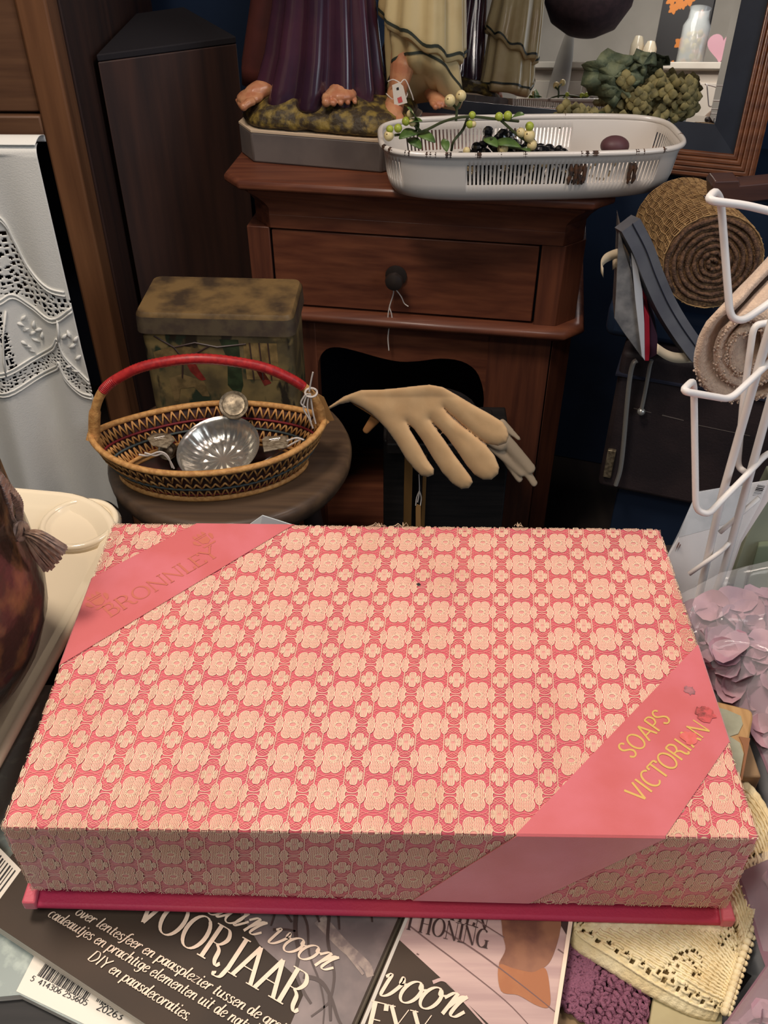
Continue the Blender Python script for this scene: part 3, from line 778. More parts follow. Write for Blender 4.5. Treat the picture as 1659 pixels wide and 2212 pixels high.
for d in (F0 + .005, F0 + .026):
    vs += [L(x, d, z) for x, z in ap] + [L(x, d, .516) for x, z in ap]
fs = []
for i in range(n - 1):
    fs += [(i, i + 1, n + i + 1, n + i), (2 * n + i, 3 * n + i, 3 * n + i + 1, 2 * n + i + 1), (i, 2 * n + i, 2 * n + i + 1, i + 1)]
m.add(vs, fs); m.build('arched_apron', M['cab'], cab, smooth=False)
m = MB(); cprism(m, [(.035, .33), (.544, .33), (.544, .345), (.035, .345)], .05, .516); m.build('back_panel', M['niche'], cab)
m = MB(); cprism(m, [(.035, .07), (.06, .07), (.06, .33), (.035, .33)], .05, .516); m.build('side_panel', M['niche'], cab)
m = MB(); cprism(m, [(.030, F0), (.548, F0), (.548, .345), (.030, .345)], .0, .05); m.build('plinth', M['cab'], cab, bevel=.002)

# string looped over the knob
m = MB()
k0 = L(.2605, F0 - .012, .590)
def S(px, py, d=F0 - .010):
    return at(px, py, P=L(0, d, 0), N=ey)
m.tube(cr([S(846, 614, F0 - .012), S(850, 632), S(842, 660), S(838, 684), S(841, 702), S(847, 698), S(846, 680), S(841, 664)], 5), .0010, 6)
m.tube(cr([S(841, 702), S(838, 730), S(840, 757)], 5), .0010, 6)
m.tube(cr([S(852, 622, F0 - .012), S(866, 640), S(873, 655), S(882, 662)], 5), .0009, 6)
tag(m.build('price_string', M['string']), 'white looped string hanging from the cabinet drawer knob', 'string')

# ------------------------------------------------------------------ plaster statue (saint in purple with a child)
SX = R(-12.5); sx_ = Vector((math.cos(SX), math.sin(SX), 0)); sy_ = Vector((-math.sin(SX), math.cos(SX), 0)); SO = Vector((-.2472, 1.2173, CT))
def Sl(s, d, z): return SO + sx_ * s + sy_ * d + Vector((0, 0, z))
stt = thing('plaster_statue', 'painted plaster statue of purple robed figure and cream robed child on mossy plinth', 'statue', tuple(Sl(.13, .09, 0)))
M['plinth'] = mat('grey_painted_plaster', sh((112, 102, 96)), .6, c2=sh((98, 90, 86)), scale=14)
M['moss'] = mat('painted_moss', sh((58, 46, 28)), .6, c2=sh((134, 112, 50)), scale=75, lo=.46, hi=.66, bump=1.0, bscale=130)
M['chipw'] = mat('chipped_plaster', sh((214, 190, 160)), .8)
M['robe'] = mat('purple_glazed_robe', sh((56, 34, 48)), .2, c2=sh((72, 40, 54)), scale=12, coat=.5, spec=.6)
M['cloak'] = mat('maroon_cloak', sh((92, 48, 42)), .4, c2=sh((70, 40, 38)), scale=10, coat=.2)
M['child'] = mat('cream_robe', sh((210, 188, 138)), .4, c2=sh((196, 170, 120)), scale=14, coat=.2)
M['dkgreen'] = mat('dark_green_trim', sh((52, 56, 46)), .5)
M['flesh'] = mat('painted_flesh', sh((196, 140, 100)), .4, c2=sh((182, 118, 84)), scale=60, coat=.2)
pl = [(0, .035), (.032, .0), (.232, .0), (.262, .035), (.262, .15), (.232, .19), (.032, .19), (0, .15)]
def sprism(mb, poly, z0, z1, ins=0):
    n = len(poly); cx, cy = .131, .095
    q = [(p[0] + (cx - p[0]) * ins, p[1] + (cy - p[1]) * ins) for p in poly]
    vs = [Sl(p[0], p[1], z0) for p in poly] + [Sl(p[0], p[1], z1) for p in q]
    mb.add(vs, [tuple(range(n - 1, -1, -1)), tuple(range(n, 2 * n))] + [(i, (i + 1) % n, n + (i + 1) % n, n + i) for i in range(n)])
m = MB(); sprism(m, pl, 0.0, .045); m.build('plinth', M['plinth'], stt, bevel=.003)
m = MB(); sprism(m, pl, .0445, .0475); m.build('chipped_edge', M['chipw'], stt)
# mossy mound
m = MB(); nn = 56; rings = []
def plr(t):
    # radial reach of the plinth outline
    x, y = math.cos(t), math.sin(t); best = 9
    cx, cy = .131, .095
    for i in range(len(pl)):
        a = pl[i]; b = pl[(i + 1) % len(pl)]
        dx, dy = b[0] - a[0], b[1] - a[1]; den = x * dy - y * dx
        if abs(den) < 1e-9: continue
        r_ = ((a[0] - cx) * dy - (a[1] - cy) * dx) / den; u = ((a[0] - cx) * y - (a[1] - cy) * x) / den
        if r_ > 0 and -1e-6 <= u <= 1 + 1e-6: best = min(best, r_)
    return best
for k, (f, zz) in enumerate([(.985, .046), (.975, .056), (.94, .066), (.88, .073), (.78, .080), (.6, .088), (.4, .092), (.2, .094), (.01, .094)]):
    ring = []
    for i in range(nn):
        t = 2 * PI * i / nn; r_ = plr(t) * f
        q = Sl(.131 + r_ * math.cos(t), .095 + r_ * math.sin(t), zz)
        if 0 < k: q += Vector((0, 0, (noise.noise(q * 40) * .007 + noise.noise(q * 95) * .006))) 
        ring.append(q)
    rings.append(ring)
m.loft(rings, True, True); m.build('mossy_ground', M['moss'], stt, ang=180, sub=1)
# robe: pleated bell, lofted upwards to shoulders
def robe(mb, cx, cy, prof, pleats, amp, ph=0, n=96, squash=.75):
    rings = []
    for (z, r_, am, dx, dy) in prof:
        ring = []
        for i in range(n):
            t = 2 * PI * i / n
            fo = 1 + am * amp * (abs(math.sin(t * pleats / 2 + ph + .6 * math.sin(t * 2))) ** .7 * 2 - 1)
            ring.append(Sl(cx + dx + r_ * fo * math.cos(t), cy + dy + r_ * fo * math.sin(t) * squash, z))
        rings.append(ring)
    mb.loft(rings, True, True)
m = MB(); robe(m, .118, .10, [(.072, .088, 1, -.008, -.008), (.080, .090, 1, -.008, -.008), (.10, .086, 1, -.004, -.006), (.14, .078, .9, 0, -.002), (.20, .069, .8, .004, 0), (.28, .062, .5, .008, 0), (.36, .066, .3, .01, 0), (.42, .052, .1, .01, 0), (.45, .03, 0, .01, 0)], 13, .20, 2.0)
m.build('robe', M['robe'], stt, ang=180)
m = MB(); robe(m, .075, .125, [(.085, .078, 1, -.012, 0), (.11, .080, 1, -.008, 0), (.17, .074, .8, 0, 0), (.26, .072, .6, .02, 0), (.36, .07, .4, .03, 0), (.43, .05, .2, .04, 0)], 7, .12, .4)
m.build('cloak', M['cloak'], stt, ang=180)
m = MB(); m.ball(Sl(.128, .10, .49), .036, 20, 14, (.85, .95, 1.15)); m.lathe([(.02, .42), (.018, .47)], 12, Sl(.128, .1, 0)); m.build('head', M['flesh'], stt)
M['hair'] = mat('brown_painted_hair', sh((70, 46, 34)), .5)
m = MB(); m.ball(Sl(.128, .108, .497), .040, 20, 12, (.9, .92, 1.12)); m.build('hair', M['hair'], stt)
# feet: a wedge with five separate toes
def foot(mb, c, fwd, side, ln, wd, flip=1):
    up = Vector((0, 0, 1))
    MM = Matrix((side, fwd, up)).transposed()
    mb.ball(c + fwd * ln * -.15 + up * wd * .32, 1, 14, 10, (wd * .42, ln * .42, wd * .34), MM)
    mb.ball(c + fwd * ln * .12 + up * wd * .22, 1, 14, 10, (wd * .52, ln * .26, wd * .24), MM)
    mb.ball(c + fwd * ln * -.38 + up * wd * .55, 1, 12, 8, (wd * .33, ln * .22, wd * .5), MM)
    for k in range(5):
        o = (k - 2) * wd * .225 * flip; r_ = wd * (.155 if k == 0 else .12 - .01 * k); f = ln * (.36 - .035 * k - (.02 if k == 0 else 0))
        a = c + side * o + fwd * f * .55 + up * r_ * 1.3; b = c + side * o + fwd * (f + .06 * ln) + up * r_ * .9
        mb.tube([a, (a + b) / 2 + up * r_ * .25, b], [r_ * .9, r_ * 1.0, r_ * .85], 8); mb.ball(b, r_ * .98, 10, 6)
def remesh(o, vox, sm=4):
    md = o.modifiers.new('remesh', 'REMESH'); md.mode = 'VOXEL'; md.voxel_size = vox; md.use_smooth_shade = True
    s2 = o.modifiers.new('smooth', 'SMOOTH'); s2.iterations = sm; s2.factor = .5
    return o
m = MB(); f1 = at(737, 210, z=CT + .086) + Vector((0, -.012, 0)); foot(m, f1, Vector((.05, -1, 0)).normalized(), Vector((1, .05, 0)).normalized(), .085, .046); remesh(m.build('foot', M['flesh'], stt), .0012, 2)
m = MB(); f2 = at(528, 222, z=CT + .076); foot(m, f2 + Vector((.018, .01, 0)), Vector((-.80, -.6, -.12)).normalized(), Vector((.6, -.8, 0)).normalized(), .085, .042, -1); remesh(m.build('foot', M['flesh'], stt), .0012, 2)
# child
chd = Sl(.262, .105, 0)
def chring(z, rx, ry, dx=0, dy=0, am=.1, hem=0, n=72):
    ring = []
    for i in range(n):
        t = 2 * PI * i / n
        fo = 1 + am * math.sin(t * 9 + math.sin(t * 3)) 
        zz = z + hem * max(0, math.cos(t + PI / 2 + .25)) ** .8     # front of the hem is drawn up over the knee
        ring.append(Vector((chd.x + dx + rx * fo * math.cos(t), chd.y + dy + ry * fo * math.sin(t), CT + zz)))
    return ring
m = MB(); m.loft([chring(.062, .030, .028, .012, .012, .05, .055), chring(.060, .052, .046, .012, .01, .08, .075), chring(.072, .055, .048, .012, .008, .09, .075), chring(.10, .053, .045, .01, .005, .09, .07), chring(.15, .050, .042, .004, 0, .09, .03), chring(.21, .046, .038, 0, 0, .08), chring(.27, .044, .036, -.002, 0, .04), chring(.31, .03, .026, -.004, 0, .0)], True, True)
cr_ = m.build('child_robe', M['child'], stt, ang=180)
m = MB(); m.loft([chring(.0745, .0562, .049, .012, .008, .09, .075), chring(.0785, .0562, .049, .012, .008, .09, .075)], True, False); m.build('hem_stripe', M['dkgreen'], stt, ang=180)
def tunic(z, r_, grow=0):
    ring = []
    for i in range(72):
        t = 2 * PI * i / 72; fo = 1 + .09 * math.sin(t * 9 + math.sin(t * 3)) + .03 * math.sin(t * 17)
        ring.append(Vector((chd.x + .006 + r_ * 1.08 * fo * math.cos(t), chd.y + .002 + r_ * .92 * fo * math.sin(t), CT + z - .028 * math.cos(t) * (1 if z < .22 else .3) + .004 * math.sin(t * 9))))
    return ring
m = MB(); m.loft([tunic(.158, .0525), tunic(.160, .0555), tunic(.175, .0550), tunic(.22, .0515), tunic(.27, .047), tunic(.315, .034)], True, True); m.build('tunic', M['child'], stt, ang=180)
m = MB(); m.loft([tunic(.166, .0562), tunic(.1705, .0562)], True, False); m.build('tunic_stripe', M['dkgreen'], stt, ang=180)
m = MB(); m.ball(Vector((chd.x, chd.y, CT + .345)), .030, 16, 12, (.9, .95, 1.1)); m.build('child_head', M['flesh'], stt)
kf = at(848, 262, z=CT + .060)
m = MB(); foot(m, kf, Vector((-.10, -1, -.35)).normalized(), Vector((1, -.1, 0)).normalized(), .075, .036)
leg_top = Vector((kf.x + .020, kf.y + .050, CT + .170)); ank = Vector((kf.x + .006, kf.y + .026, CT + .088))
m.tube([leg_top, (leg_top + ank) / 2 + Vector((.001, -.003, 0)), ank, kf + Vector((.003, .016, .012))], [.021, .0185, .0125, .013], 14)
remesh(m.build('child_leg', M['flesh'], stt), .0012, 3)
m = MB(); foot(m, Vector((chd.x + .03, chd.y + .0, CT + .070)), Vector((.4, -.9, 0)).normalized(), Vector((.9, .4, 0)).normalized(), .06, .03); remesh(m.build('foot', M['flesh'], stt), .0014, 2)
# price tag tied round the ankle
tg = thing('price_tag', 'small white price tag tied to the bare ankle of the statue child', 'tag', tuple(ank))
tp = [at(x, y, Y=ank.y - .024) for x, y in ((847, 184), (862, 178), (871, 186), (880, 222), (852, 230))]
m = MB(); m.add(tp, [tuple(range(5))]); tgc = m.build('card', M['white_paper'], tg, smooth=False, solid=.0008)
M['redink'] = mat('red_ink', sh((214, 96, 92)), .6)
q = [at(x, y, Y=ank.y - .0248) for x, y in ((858, 212), (867, 208), (870, 220), (861, 223))]; m = MB(); m.add(q, [(0, 1, 2, 3)]); m.build('red_mark', M['redink'], tgc, smooth=False)
q = [at(x, y, Y=ank.y - .0248) for x, y in ((856, 190), (861, 188), (862, 194), (857, 195))]; m = MB(); m.add(q, [(0, 1, 2, 3)]); m.build('hole', M['ink'], tgc, smooth=False)
m = MB(); m.tube([ank + Vector((.0155 * math.cos(t), .0155 * math.sin(t), .004 * math.sin(t * 2 + 1))) for t in [2 * PI * k / 20 for k in range(20)]], .0009, 6, True)
m.tube(cr([at(862, 184, Y=ank.y - .022), at(875, 172, Y=ank.y - .018), at(888, 200, Y=ank.y - .018), at(893, 216, Y=ank.y - .015)], 4), .0009, 6); m.tube(cr([at(838, 176, Y=ank.y - .014), at(850, 172, Y=ank.y - .019), at(866, 180, Y=ank.y - .022)], 4), .0009, 6)
m.build('tie_string', M['string'], tg)

# ------------------------------------------------------------------ white enamel strainer basket
TY = R(3.5); tx = Vector((math.cos(TY), math.sin(TY), 0)); ty = Vector((-math.sin(TY), math.cos(TY), 0)); TO = Vector((.187, 1.118, CT))
TR = .072   # rim height
def Tt(x, y, z): return TO + tx * x + ty * y + Vector((0, 0, z))
def tray_pt(t, k):
    """t round the plan 0..1, k: (half length, half width, z, corner)"""
    hl, hw, z, cor = k
    a = 2 * PI * t; c, s = math.cos(a), math.sin(a); n_ = cor
    rr = (abs(c) ** n_ + abs(s) ** n_) ** (-1 / n_)
    return Tt(hl * rr * c, hw * rr * s, z)
tray = thing('enamel_basket', 'chipped white enamel slotted basket holding berry sprigs on the cabinet', 'basket', tuple(TO))
prof_o = [(.155, .042, .0, 3.0), (.176, .055, .001, 3.2), (.190, .065, .007, 3.5), (.197, .071, .018, 3.8), (.200, .074, .030, 3.9), (.204, .076, .058, 4.0), (.206, .078, .066, 4.0), (.207, .079, TR, 4.0)]
BANDROW = 4
N_ = 240
fine = [tray_pt(i / 4000, prof_o[4]) for i in range(4001)]
per = [0]
for i in range(4000): per.append(per[-1] + (fine[i + 1] - fine[i]).length)
import bisect
pitch = .0054; ncol = int(per[-1] / pitch)
ts = []
for c_ in range(ncol):
    for fr_ in (0, .54):
        s__ = per[-1] * (c_ + fr_) / ncol; i = min(bisect.bisect(per, s__) - 1, 3999)
        ts.append((i + (s__ - per[i]) / max(per[i + 1] - per[i], 1e-9)) / 4000)
nc = len(ts)
vs = [tray_pt(t, k) for k in prof_o for t in ts]; fs = []
for r_ in range(len(prof_o) - 1):
    for i in range(nc):
        j = (i + 1) % nc
        if r_ == BANDROW and i % 2 == 1:
            p = vs[r_ * nc + i] - TO; x = p.dot(tx); y = p.dot(ty)
            if (y < -.06 and -.098 < x < .163) or (y > .06 and -.165 < x < .075) or (x > .19 and abs(y) < .05) or (x < -.18 and -.062 < y < .03): continue
        fs.append((r_ * nc + i, r_ * nc + j, (r_ + 1) * nc + j, (r_ + 1) * nc + i))
fs.append(tuple(range(nc - 1, -1, -1)))
m = MB(); m.add(vs, fs)
bd = m.build('body', M['enamel'], tray, solid=.0016, ang=75, off=-1)
m = MB(); m.tube([tray_pt(i / N_, (.2075, .0795, TR, 4.0)) for i in range(N_)], .0042, 8, True); rim = m.build('rolled_rim', M['enamel'], tray, ang=180)
# chips: dark enamel losses on rim and bars
m = MB(); rnd = random.Random(5)
for (f, w_) in ((.58, .012), (.60, .009), (.625, .006), (.648, .010), (.663, .007), (.69, .006), (.71, .004), (.735, .004), (.80, .018), (.845, .008), (.87, .004), (.97, .006), (.30, .006), (.2, .004)):
    P_ = [tray_pt(f + (k / 6 - .5) * w_, (.2077, .0797, TR + .0002, 4.0)) for k in range(7)]
    m.tube(P_, [.0036 + rnd.uniform(0, .0008) for _ in P_], 7)
m.build('enamel_chips', M['chip'], rim, label='dark chipped patches on the rim')
for (sx0, yy) in ((.045, -1), (.052, -1), (.058, -1), (.063, -1), (.126, -1), (.131, -1), (-.02, 1), (-.008, 1), (.002, 1)):
    y0 = .0762 * yy
    m = MB()
    for k in range(1): m.tube([Tt(sx0 + rnd.uniform(-.0015, .0015), y0 - .0004 * yy, .030 + .007 * q) for q in range(5)], [.0012, .0032, .0024, .0036, .0014], 7)
    m.build('rust_spot', M['chip'], bd, label='dark rust on the slotted bars')
    for k in range(0): m.ball(Tt(sx0 + rnd.uniform(-.002, .002), y0 - .0005 * yy, .034 + .01 * k + rnd.uniform(-.003, .003)), .0036, 7, 5, (.8, .45, 1.2))
def TP(px, py, h, dy=0): return at(px, py, z=CT + h)
# berry sprig
M['leaf'] = mat('green_leaf', sh((92, 120, 58)), .45, c2=sh((66, 92, 44)), scale=50)
M['stem'] = mat('dark_green_stem', sh((62, 70, 40)), .6)
M['b_cream'] = mat('cream_berry', sh((226, 206, 150)), .35)
M['calyx'] = mat('brown_calyx', sh((96, 74, 50)), .7)
M['b_green'] = mat('lime_berry', sh((170, 182, 70)), .35)
sp = thing('berry_sprig', 'artificial sprig with cream and lime berries lying across the enamel basket', 'sprig', tuple(TP(1000, 300, .05)))
YB = 1.09
def B(px, py, Y=YB): return at(px, py, Y=Y)
m = MB()
for pts in ([(852, 292), (910, 285), (960, 262), (1010, 252), (1080, 258), (1120, 262)], [(985, 262), (986, 236), (974, 222)], [(986, 236), (994, 222), (996, 212)], [(1010, 255), (1000, 280), (980, 305), (975, 325)], [(1080, 258), (1110, 285), (1130, 300), (1150, 310)], [(910, 285), (890, 265), (880, 255)], [(1060, 300), (1090, 316), (1130, 322)]):
    m.tube(cr([B(*p, YB + .01 * math.sin(p[0])) for p in pts], 4), .0019, 6)
m.build('stem', M['stem'], sp)
for (px, py, r_, k) in ((972, 217, 12, 'b_cream'), (996, 207, 11.5, 'b_cream'), (840, 293, 11, 'b_cream'), (842, 279, 8, 'b_green'), (860, 277, 9, 'b_green'), (877, 262, 9, 'b_green'), (886, 246, 8, 'b_cream'), (891, 264, 8.5, 'b_cream'), (1020, 249, 8, 'b_green'), (1015, 268, 8.5, 'b_green'), (1078, 252, 9, 'b_green'), (1097, 250, 9.5, 'b_green'), (1144, 273, 9.5, 'b_green'), (1125, 286, 10, 'b_cream'), (1143, 293, 13, 'b_cream'), (1149, 313, 11, 'b_cream'), (1086, 321, 12, 'b_cream'), (1008, 326, 8, 'b_cream'), (1022, 268, 7, 'b_cream')):
    c_ = B(px, py, YB - .008); rr = r_ * (c_ - CAM_C).dot(CAM_F) / FPX
    m = MB(); m.ball(c_, rr, 14, 10, (1, 1, 1.05)); 
    d_ = (CAM_C - c_).normalized(); 
    bo = m.build('berry', M[k], sp, label='lime green berry' if k == 'b_green' else 'cream berry')
    if r_ > 9.5 and k == 'b_cream':
        m = MB(); m.ball(c_ + (d_ + Vector((-.5, 0, .35))).normalized() * rr * .96, rr * .14, 8, 6); m.build('calyx', M['calyx'], bo)
def leaf(mb, a, b, wd, up=Vector((0, -.4, 1)), cup=.15, n=8):
    a = Vector(a); b = Vector(b); t = (b - a); ln = t.length; t.normalize(); s_ = t.cross(up).normalized(); u_ = s_.cross(t)
    rows = []
    for i in range(n + 1):
        f = i / n; w_ = wd * math.sin(PI * min(f * .96 + .02, 1)) ** .8
        c = a + t * ln * f + u_ * ln * .12 * math.sin(PI * f)
        rows.append([c - s_ * w_ + u_ * w_ * cup, c, c + s_ * w_ + u_ * w_ * cup])
    mb.loft(rows, False, False)
for (a_, b_, w_) in (((898, 284), (880, 232), .010), ((905, 286), (862, 300), .009), ((900, 290), (940, 308), .008), ((1100, 262), (1132, 248), .007), ((1060, 312), (1125, 318), .009), ((1045, 300), (1075, 318), .008), ((1125, 322), (1145, 328), .006), ((880, 300), (910, 322), .008), ((958, 300), (965, 328), .006), ((880, 270), (912, 262), .006)):
    m = MB(); leaf(m, B(*a_), B(*b_, YB - .02), w_); m.build('leaf', M['leaf'], sp, solid=.0006, ang=180)
# black glass beads and a plum in the basket
M['bead'] = mat('black_glass', sh((22, 22, 24)), .08, spec=.8, coat=.6)
bn = thing('bead_garland', 'tangle of black glass beads inside the enamel basket', 'beads', tuple(Tt(-.04, 0, .004)))
m = MB(); rnd = random.Random(9)
for k in range(190):
    a = rnd.uniform(0, 2 * PI); r_ = rnd.random() ** .5
    x = -.03 + .115 * r_ * math.cos(a); y = .046 * r_ * math.sin(a); hz = .012 + .072 * rnd.random() * (1 - r_ ** 2)
    m.ball(Tt(x, y, hz), rnd.uniform(.006, .0105), 8, 6)
b_ = m.build('beads', M['bead'], bn, ang=10); b_['kind'] = 'stuff'
M['glint'] = mat('clear_glass_bead', sh((214, 196, 160)), .08, metal=.8)
m = MB()
for k in range(40):
    x = rnd.uniform(-.13, .12); m.ball(Tt(x, -.055 + rnd.uniform(-.004, .02), rnd.uniform(.02, .055)), rnd.uniform(.002, .0045), 7, 5)
b_ = m.build('glass_beads', M['glint'], bn, ang=10); b_['kind'] = 'stuff'
M['plum'] = mat('dull_plum', sh((96, 62, 66)), .5)
c_ = at(1328, 315, Y=1.13); m = MB(); m.ball(c_, .017, 18, 12, (1.2, 1, .8)); tag(m.build('plum', M['plum']), 'dull plum coloured fruit at the right end of the enamel basket', 'fruit')
# leafy dried sprig standing behind the basket
M['dryleaf'] = mat('dull_green_cloth_leaf', sh((112, 118, 88)), .7, c2=sh((76, 86, 64)), scale=60, bump=.5, bscale=200)
M['floret'] = mat('olive_floret', sh((142, 130, 82)), .7, c2=sh((104, 96, 60)), scale=80)
lf = thing('hydrangea_sprig', 'faded green leaf and olive hydrangea sprig behind the enamel basket by the mirror', 'sprig', tuple(at(1350, 262, Y=1.24)))
YL = 1.225
m = MB()
def bigleaf(mb, c, rx, rz, rot, Y):
    n_ = 26; pts = []
    for k in range(n_):
        a = 2 * PI * k / n_; r_ = 1 + .10 * math.sin(a * 8) + .08 * math.cos(a * 3)
        x, z_ = rx * r_ * math.cos(a), rz * r_ * math.sin(a)
        pts.append(c + Vector((x * math.cos(rot) - z_ * math.sin(rot), .012 * math.sin(a * 5), x * math.sin(rot) + z_ * math.cos(rot))))
    ring2 = [c + (p - c) * .5 + Vector((0, -.010, .003)) for p in pts]
    mb.loft([pts, ring2], True, False); mb.add(ring2 + [c + Vector((0, -.012, 0))], [(i, (i + 1) % n_, n_) for i in range(n_)])
for (px, py, rx, rz, ro) in ((1322, 160, .046, .030, .1), (1340, 190, .030, .026, -.4), (1385, 135, .020, .016, .3)):
    m = MB(); bigleaf(m, at(px, py, Y=YL), rx, rz, ro, YL); m.build('leaf', M['dryleaf'], lf, solid=.001, ang=180)
m = MB(); rnd = random.Random(21)
for k in range(70):
    px = rnd.gauss(1425, 42); py = 215 + rnd.gauss(0, 22) - (px - 1425) * .0
    if not (1290 < px < 1500 and 150 < py < 262): continue
    c_ = at(px, py, Y=YL + rnd.uniform(-.02, .03))
    for p_ in range(4):
        a = PI / 2 * p_ + rnd.uniform(-.3, .3); d_ = Vector((math.cos(a), rnd.uniform(-.5, .5), math.sin(a))) * .014
        leaf(m, c_, c_ + d_, .007, Vector((0, -1, .2)), .2, 4)
for k in range(10):
    c_ = at(rnd.uniform(1200, 1330), rnd.uniform(232, 255), Y=YL + rnd.uniform(-.01, .02))
    for p_ in range(4):
        a = PI / 2 * p_ + rnd.uniform(-.3, .3); d_ = Vector((math.cos(a), rnd.uniform(-.5, .5), math.sin(a))) * .014
        leaf(m, c_, c_ + d_, .007, Vector((0, -1, .2)), .2, 4)
fl = m.build('florets', M['floret'], lf, solid=.0006, ang=180); fl['kind'] = 'stuff'
m = MB(); m.tube(cr([at(1345, 262, Y=YL), at(1370, 225, Y=YL), at(1400, 200, Y=YL)], 4), .003, 6); m.tube(cr([at(1210, 255, Y=YL), at(1290, 245, Y=YL), at(1350, 250, Y=YL)], 4), .003, 6); m.build('stem', M['stem'], lf)

# ------------------------------------------------------------------ mirror
GA = R(-16.8); gx = Vector((math.cos(GA), math.sin(GA), 0)); gn = Vector((-math.sin(GA), math.cos(GA), 0)); GO = at(1545, 270, z=.735)
def Gm(s, d, z): return GO + gx * s + gn * d + Vector((0, 0, z)) + gn * (z * .24)
mir = thing('wall_mirror', 'leaning mirror with dark inner border and ribbed brown wooden frame behind the statue', 'mirror', tuple(Gm(-.35, 0, -.075)))
M['mirror'] = mat('mirror_glass', (.80, .82, .84, 1), .01, metal=1.0)
M['frame_dark'] = mat('dark_frame_flat', sh((34, 40, 52)), .5, c2=sh((28, 34, 46)), scale=20)
M['frame_br'] = wood('reeded_brown_moulding', (136, 82, 50), (96, 56, 36), 'x', 1, .35, .3)
GW, GH = .70, .80
m = MB(); m.add([Gm(-GW + .012, .0, .012), Gm(-.012, .0, .012), Gm(-.012, .0, GH - .012), Gm(-GW + .012, .0, GH - .012)], [(0, 1, 2, 3)])
gl = m.build('glass', M['mirror'], mir, smooth=False)
m = MB()
inn = [(-GW + .012, .012), (-.012, .012), (-.012, GH - .012), (-GW + .012, GH - .012)]; out_ = [(-GW, 0), (0, 0), (0, GH), (-GW, GH)]
for i in range(4):
    j = (i + 1) % 4; m.add([Gm(inn[i][0], 0, inn[i][1]), Gm(inn[j][0], 0, inn[j][1]), Gm(out_[j][0], .0004, out_[j][1]), Gm(out_[i][0], .0004, out_[i][1])], [(0, 1, 2, 3)])
m.build('bevelled_edge', M['mirror'], gl, smooth=False)
def frame_loop(mb, prof):
    """sweep (outset, depth) round the glass, mitred"""
    rings = []
    for (o_, d_) in prof:
        rings.append([Gm(-GW - o_, d_, -o_), Gm(o_, d_, -o_), Gm(o_, d_, GH + o_), Gm(-GW - o_, d_, GH + o_)])
    mb.loft(rings, True, False)
m = MB(); frame_loop(m, [(-.001, .004), (-.001, -.002), (.040, -.006), (.040, .02), (-.001, .004)]); m.build('inner_border', M['frame_dark'], mir, smooth=False)
m = MB(); pr_ = [(.040, .02), (.040, -.010)]
for k in range(5):
    for j in range(5):
        a = PI * j / 4; pr_.append((.0435 + k * .008 - .0038 * math.cos(a), -.010 - .004 * math.sin(a) - .0015 * (k if k < 3 else 4 - k)))
pr_ += [(.082, -.008), (.082, .02), (.040, .02)]
frame_loop(m, pr_); m.build('outer_moulding', M['frame_br'], mir, ang=50)
gup = (Vector((0, 0, 1)) + gn * .24).normalized(); m = MB(); m.box(Gm(-GW / 2, .027, GH / 2), (GW + .15, .008, (GH + .15) * 1.028), Matrix((gx, gx.cross(gup) * -1, gup)).transposed()); m.build('backing', M['niche'], mir)
# low dark chest carrying the mirror behind the cabinet
ch = thing('low_chest', 'dark navy low chest under the mirror behind the cabinet', 'chest', tuple(Gm(-.2, .12, 0) - Vector((0, 0, .735))))
Mg = Matrix((gx, gn, Vector((0, 0, 1)))).transposed()
M['navy_paint'] = mat('navy_painted_wood', sh((24, 40, 62)), .6, c2=sh((18, 32, 52)), scale=8)
m = MB(); m.box(Gm(-.12, .09, 0) * 1.0 - Vector((0, 0, .735 - .3125)), (1.1, .22, .625), Mg); m.build('body', M['navy_paint'], ch, bevel=.003)
m = MB(); m.box(Gm(-.12, .09, 0) * 1.0 - Vector((0, 0, .735 - .6325)), (1.14, .24, .014), Mg); m.build('top', M['navy_paint'], ch, bevel=.003)
# ------------------------------------------------------------------ stool, tin, basket
SZ = .50; SCn = Vector((-.222, .82, 0))
st = thing('round_stool', 'round dark brown wooden stool carrying the tin and the oval basket', 'stool', tuple(SCn))
M['stool'] = wood('worn_brown_stool', (98, 76, 56), (68, 52, 40), 'x', .8, .5, .1)
m = MB(); m.lathe([(.001, SZ - .034), (.150, SZ - .034), (.160, SZ - .030), (.1655, SZ - .020), (.1665, SZ - .010), (.163, SZ - .002), (.156, SZ), (.001, SZ)], 64, SCn); m.build('seat', M['stool'], st, ang=60)
for k in range(4):
    a = PI / 4 + k * PI / 2; d = Vector((math.cos(a), math.sin(a), 0))
    m = MB(); m.tube([SCn + d * .115 + Vector((0, 0, SZ - .03)), SCn + d * .14 + Vector((0, 0, .25)), SCn + d * .17], [.013, .016, .012], 12); m.build('leg', M['dark_wood'], st)
m = MB(); m.tube([SCn + Vector((.142 * math.cos(t), .142 * math.sin(t), .22)) for t in [2 * PI * k / 40 for k in range(40)]], .007, 8, True); m.build('foot_ring', M['dark_wood'], st)

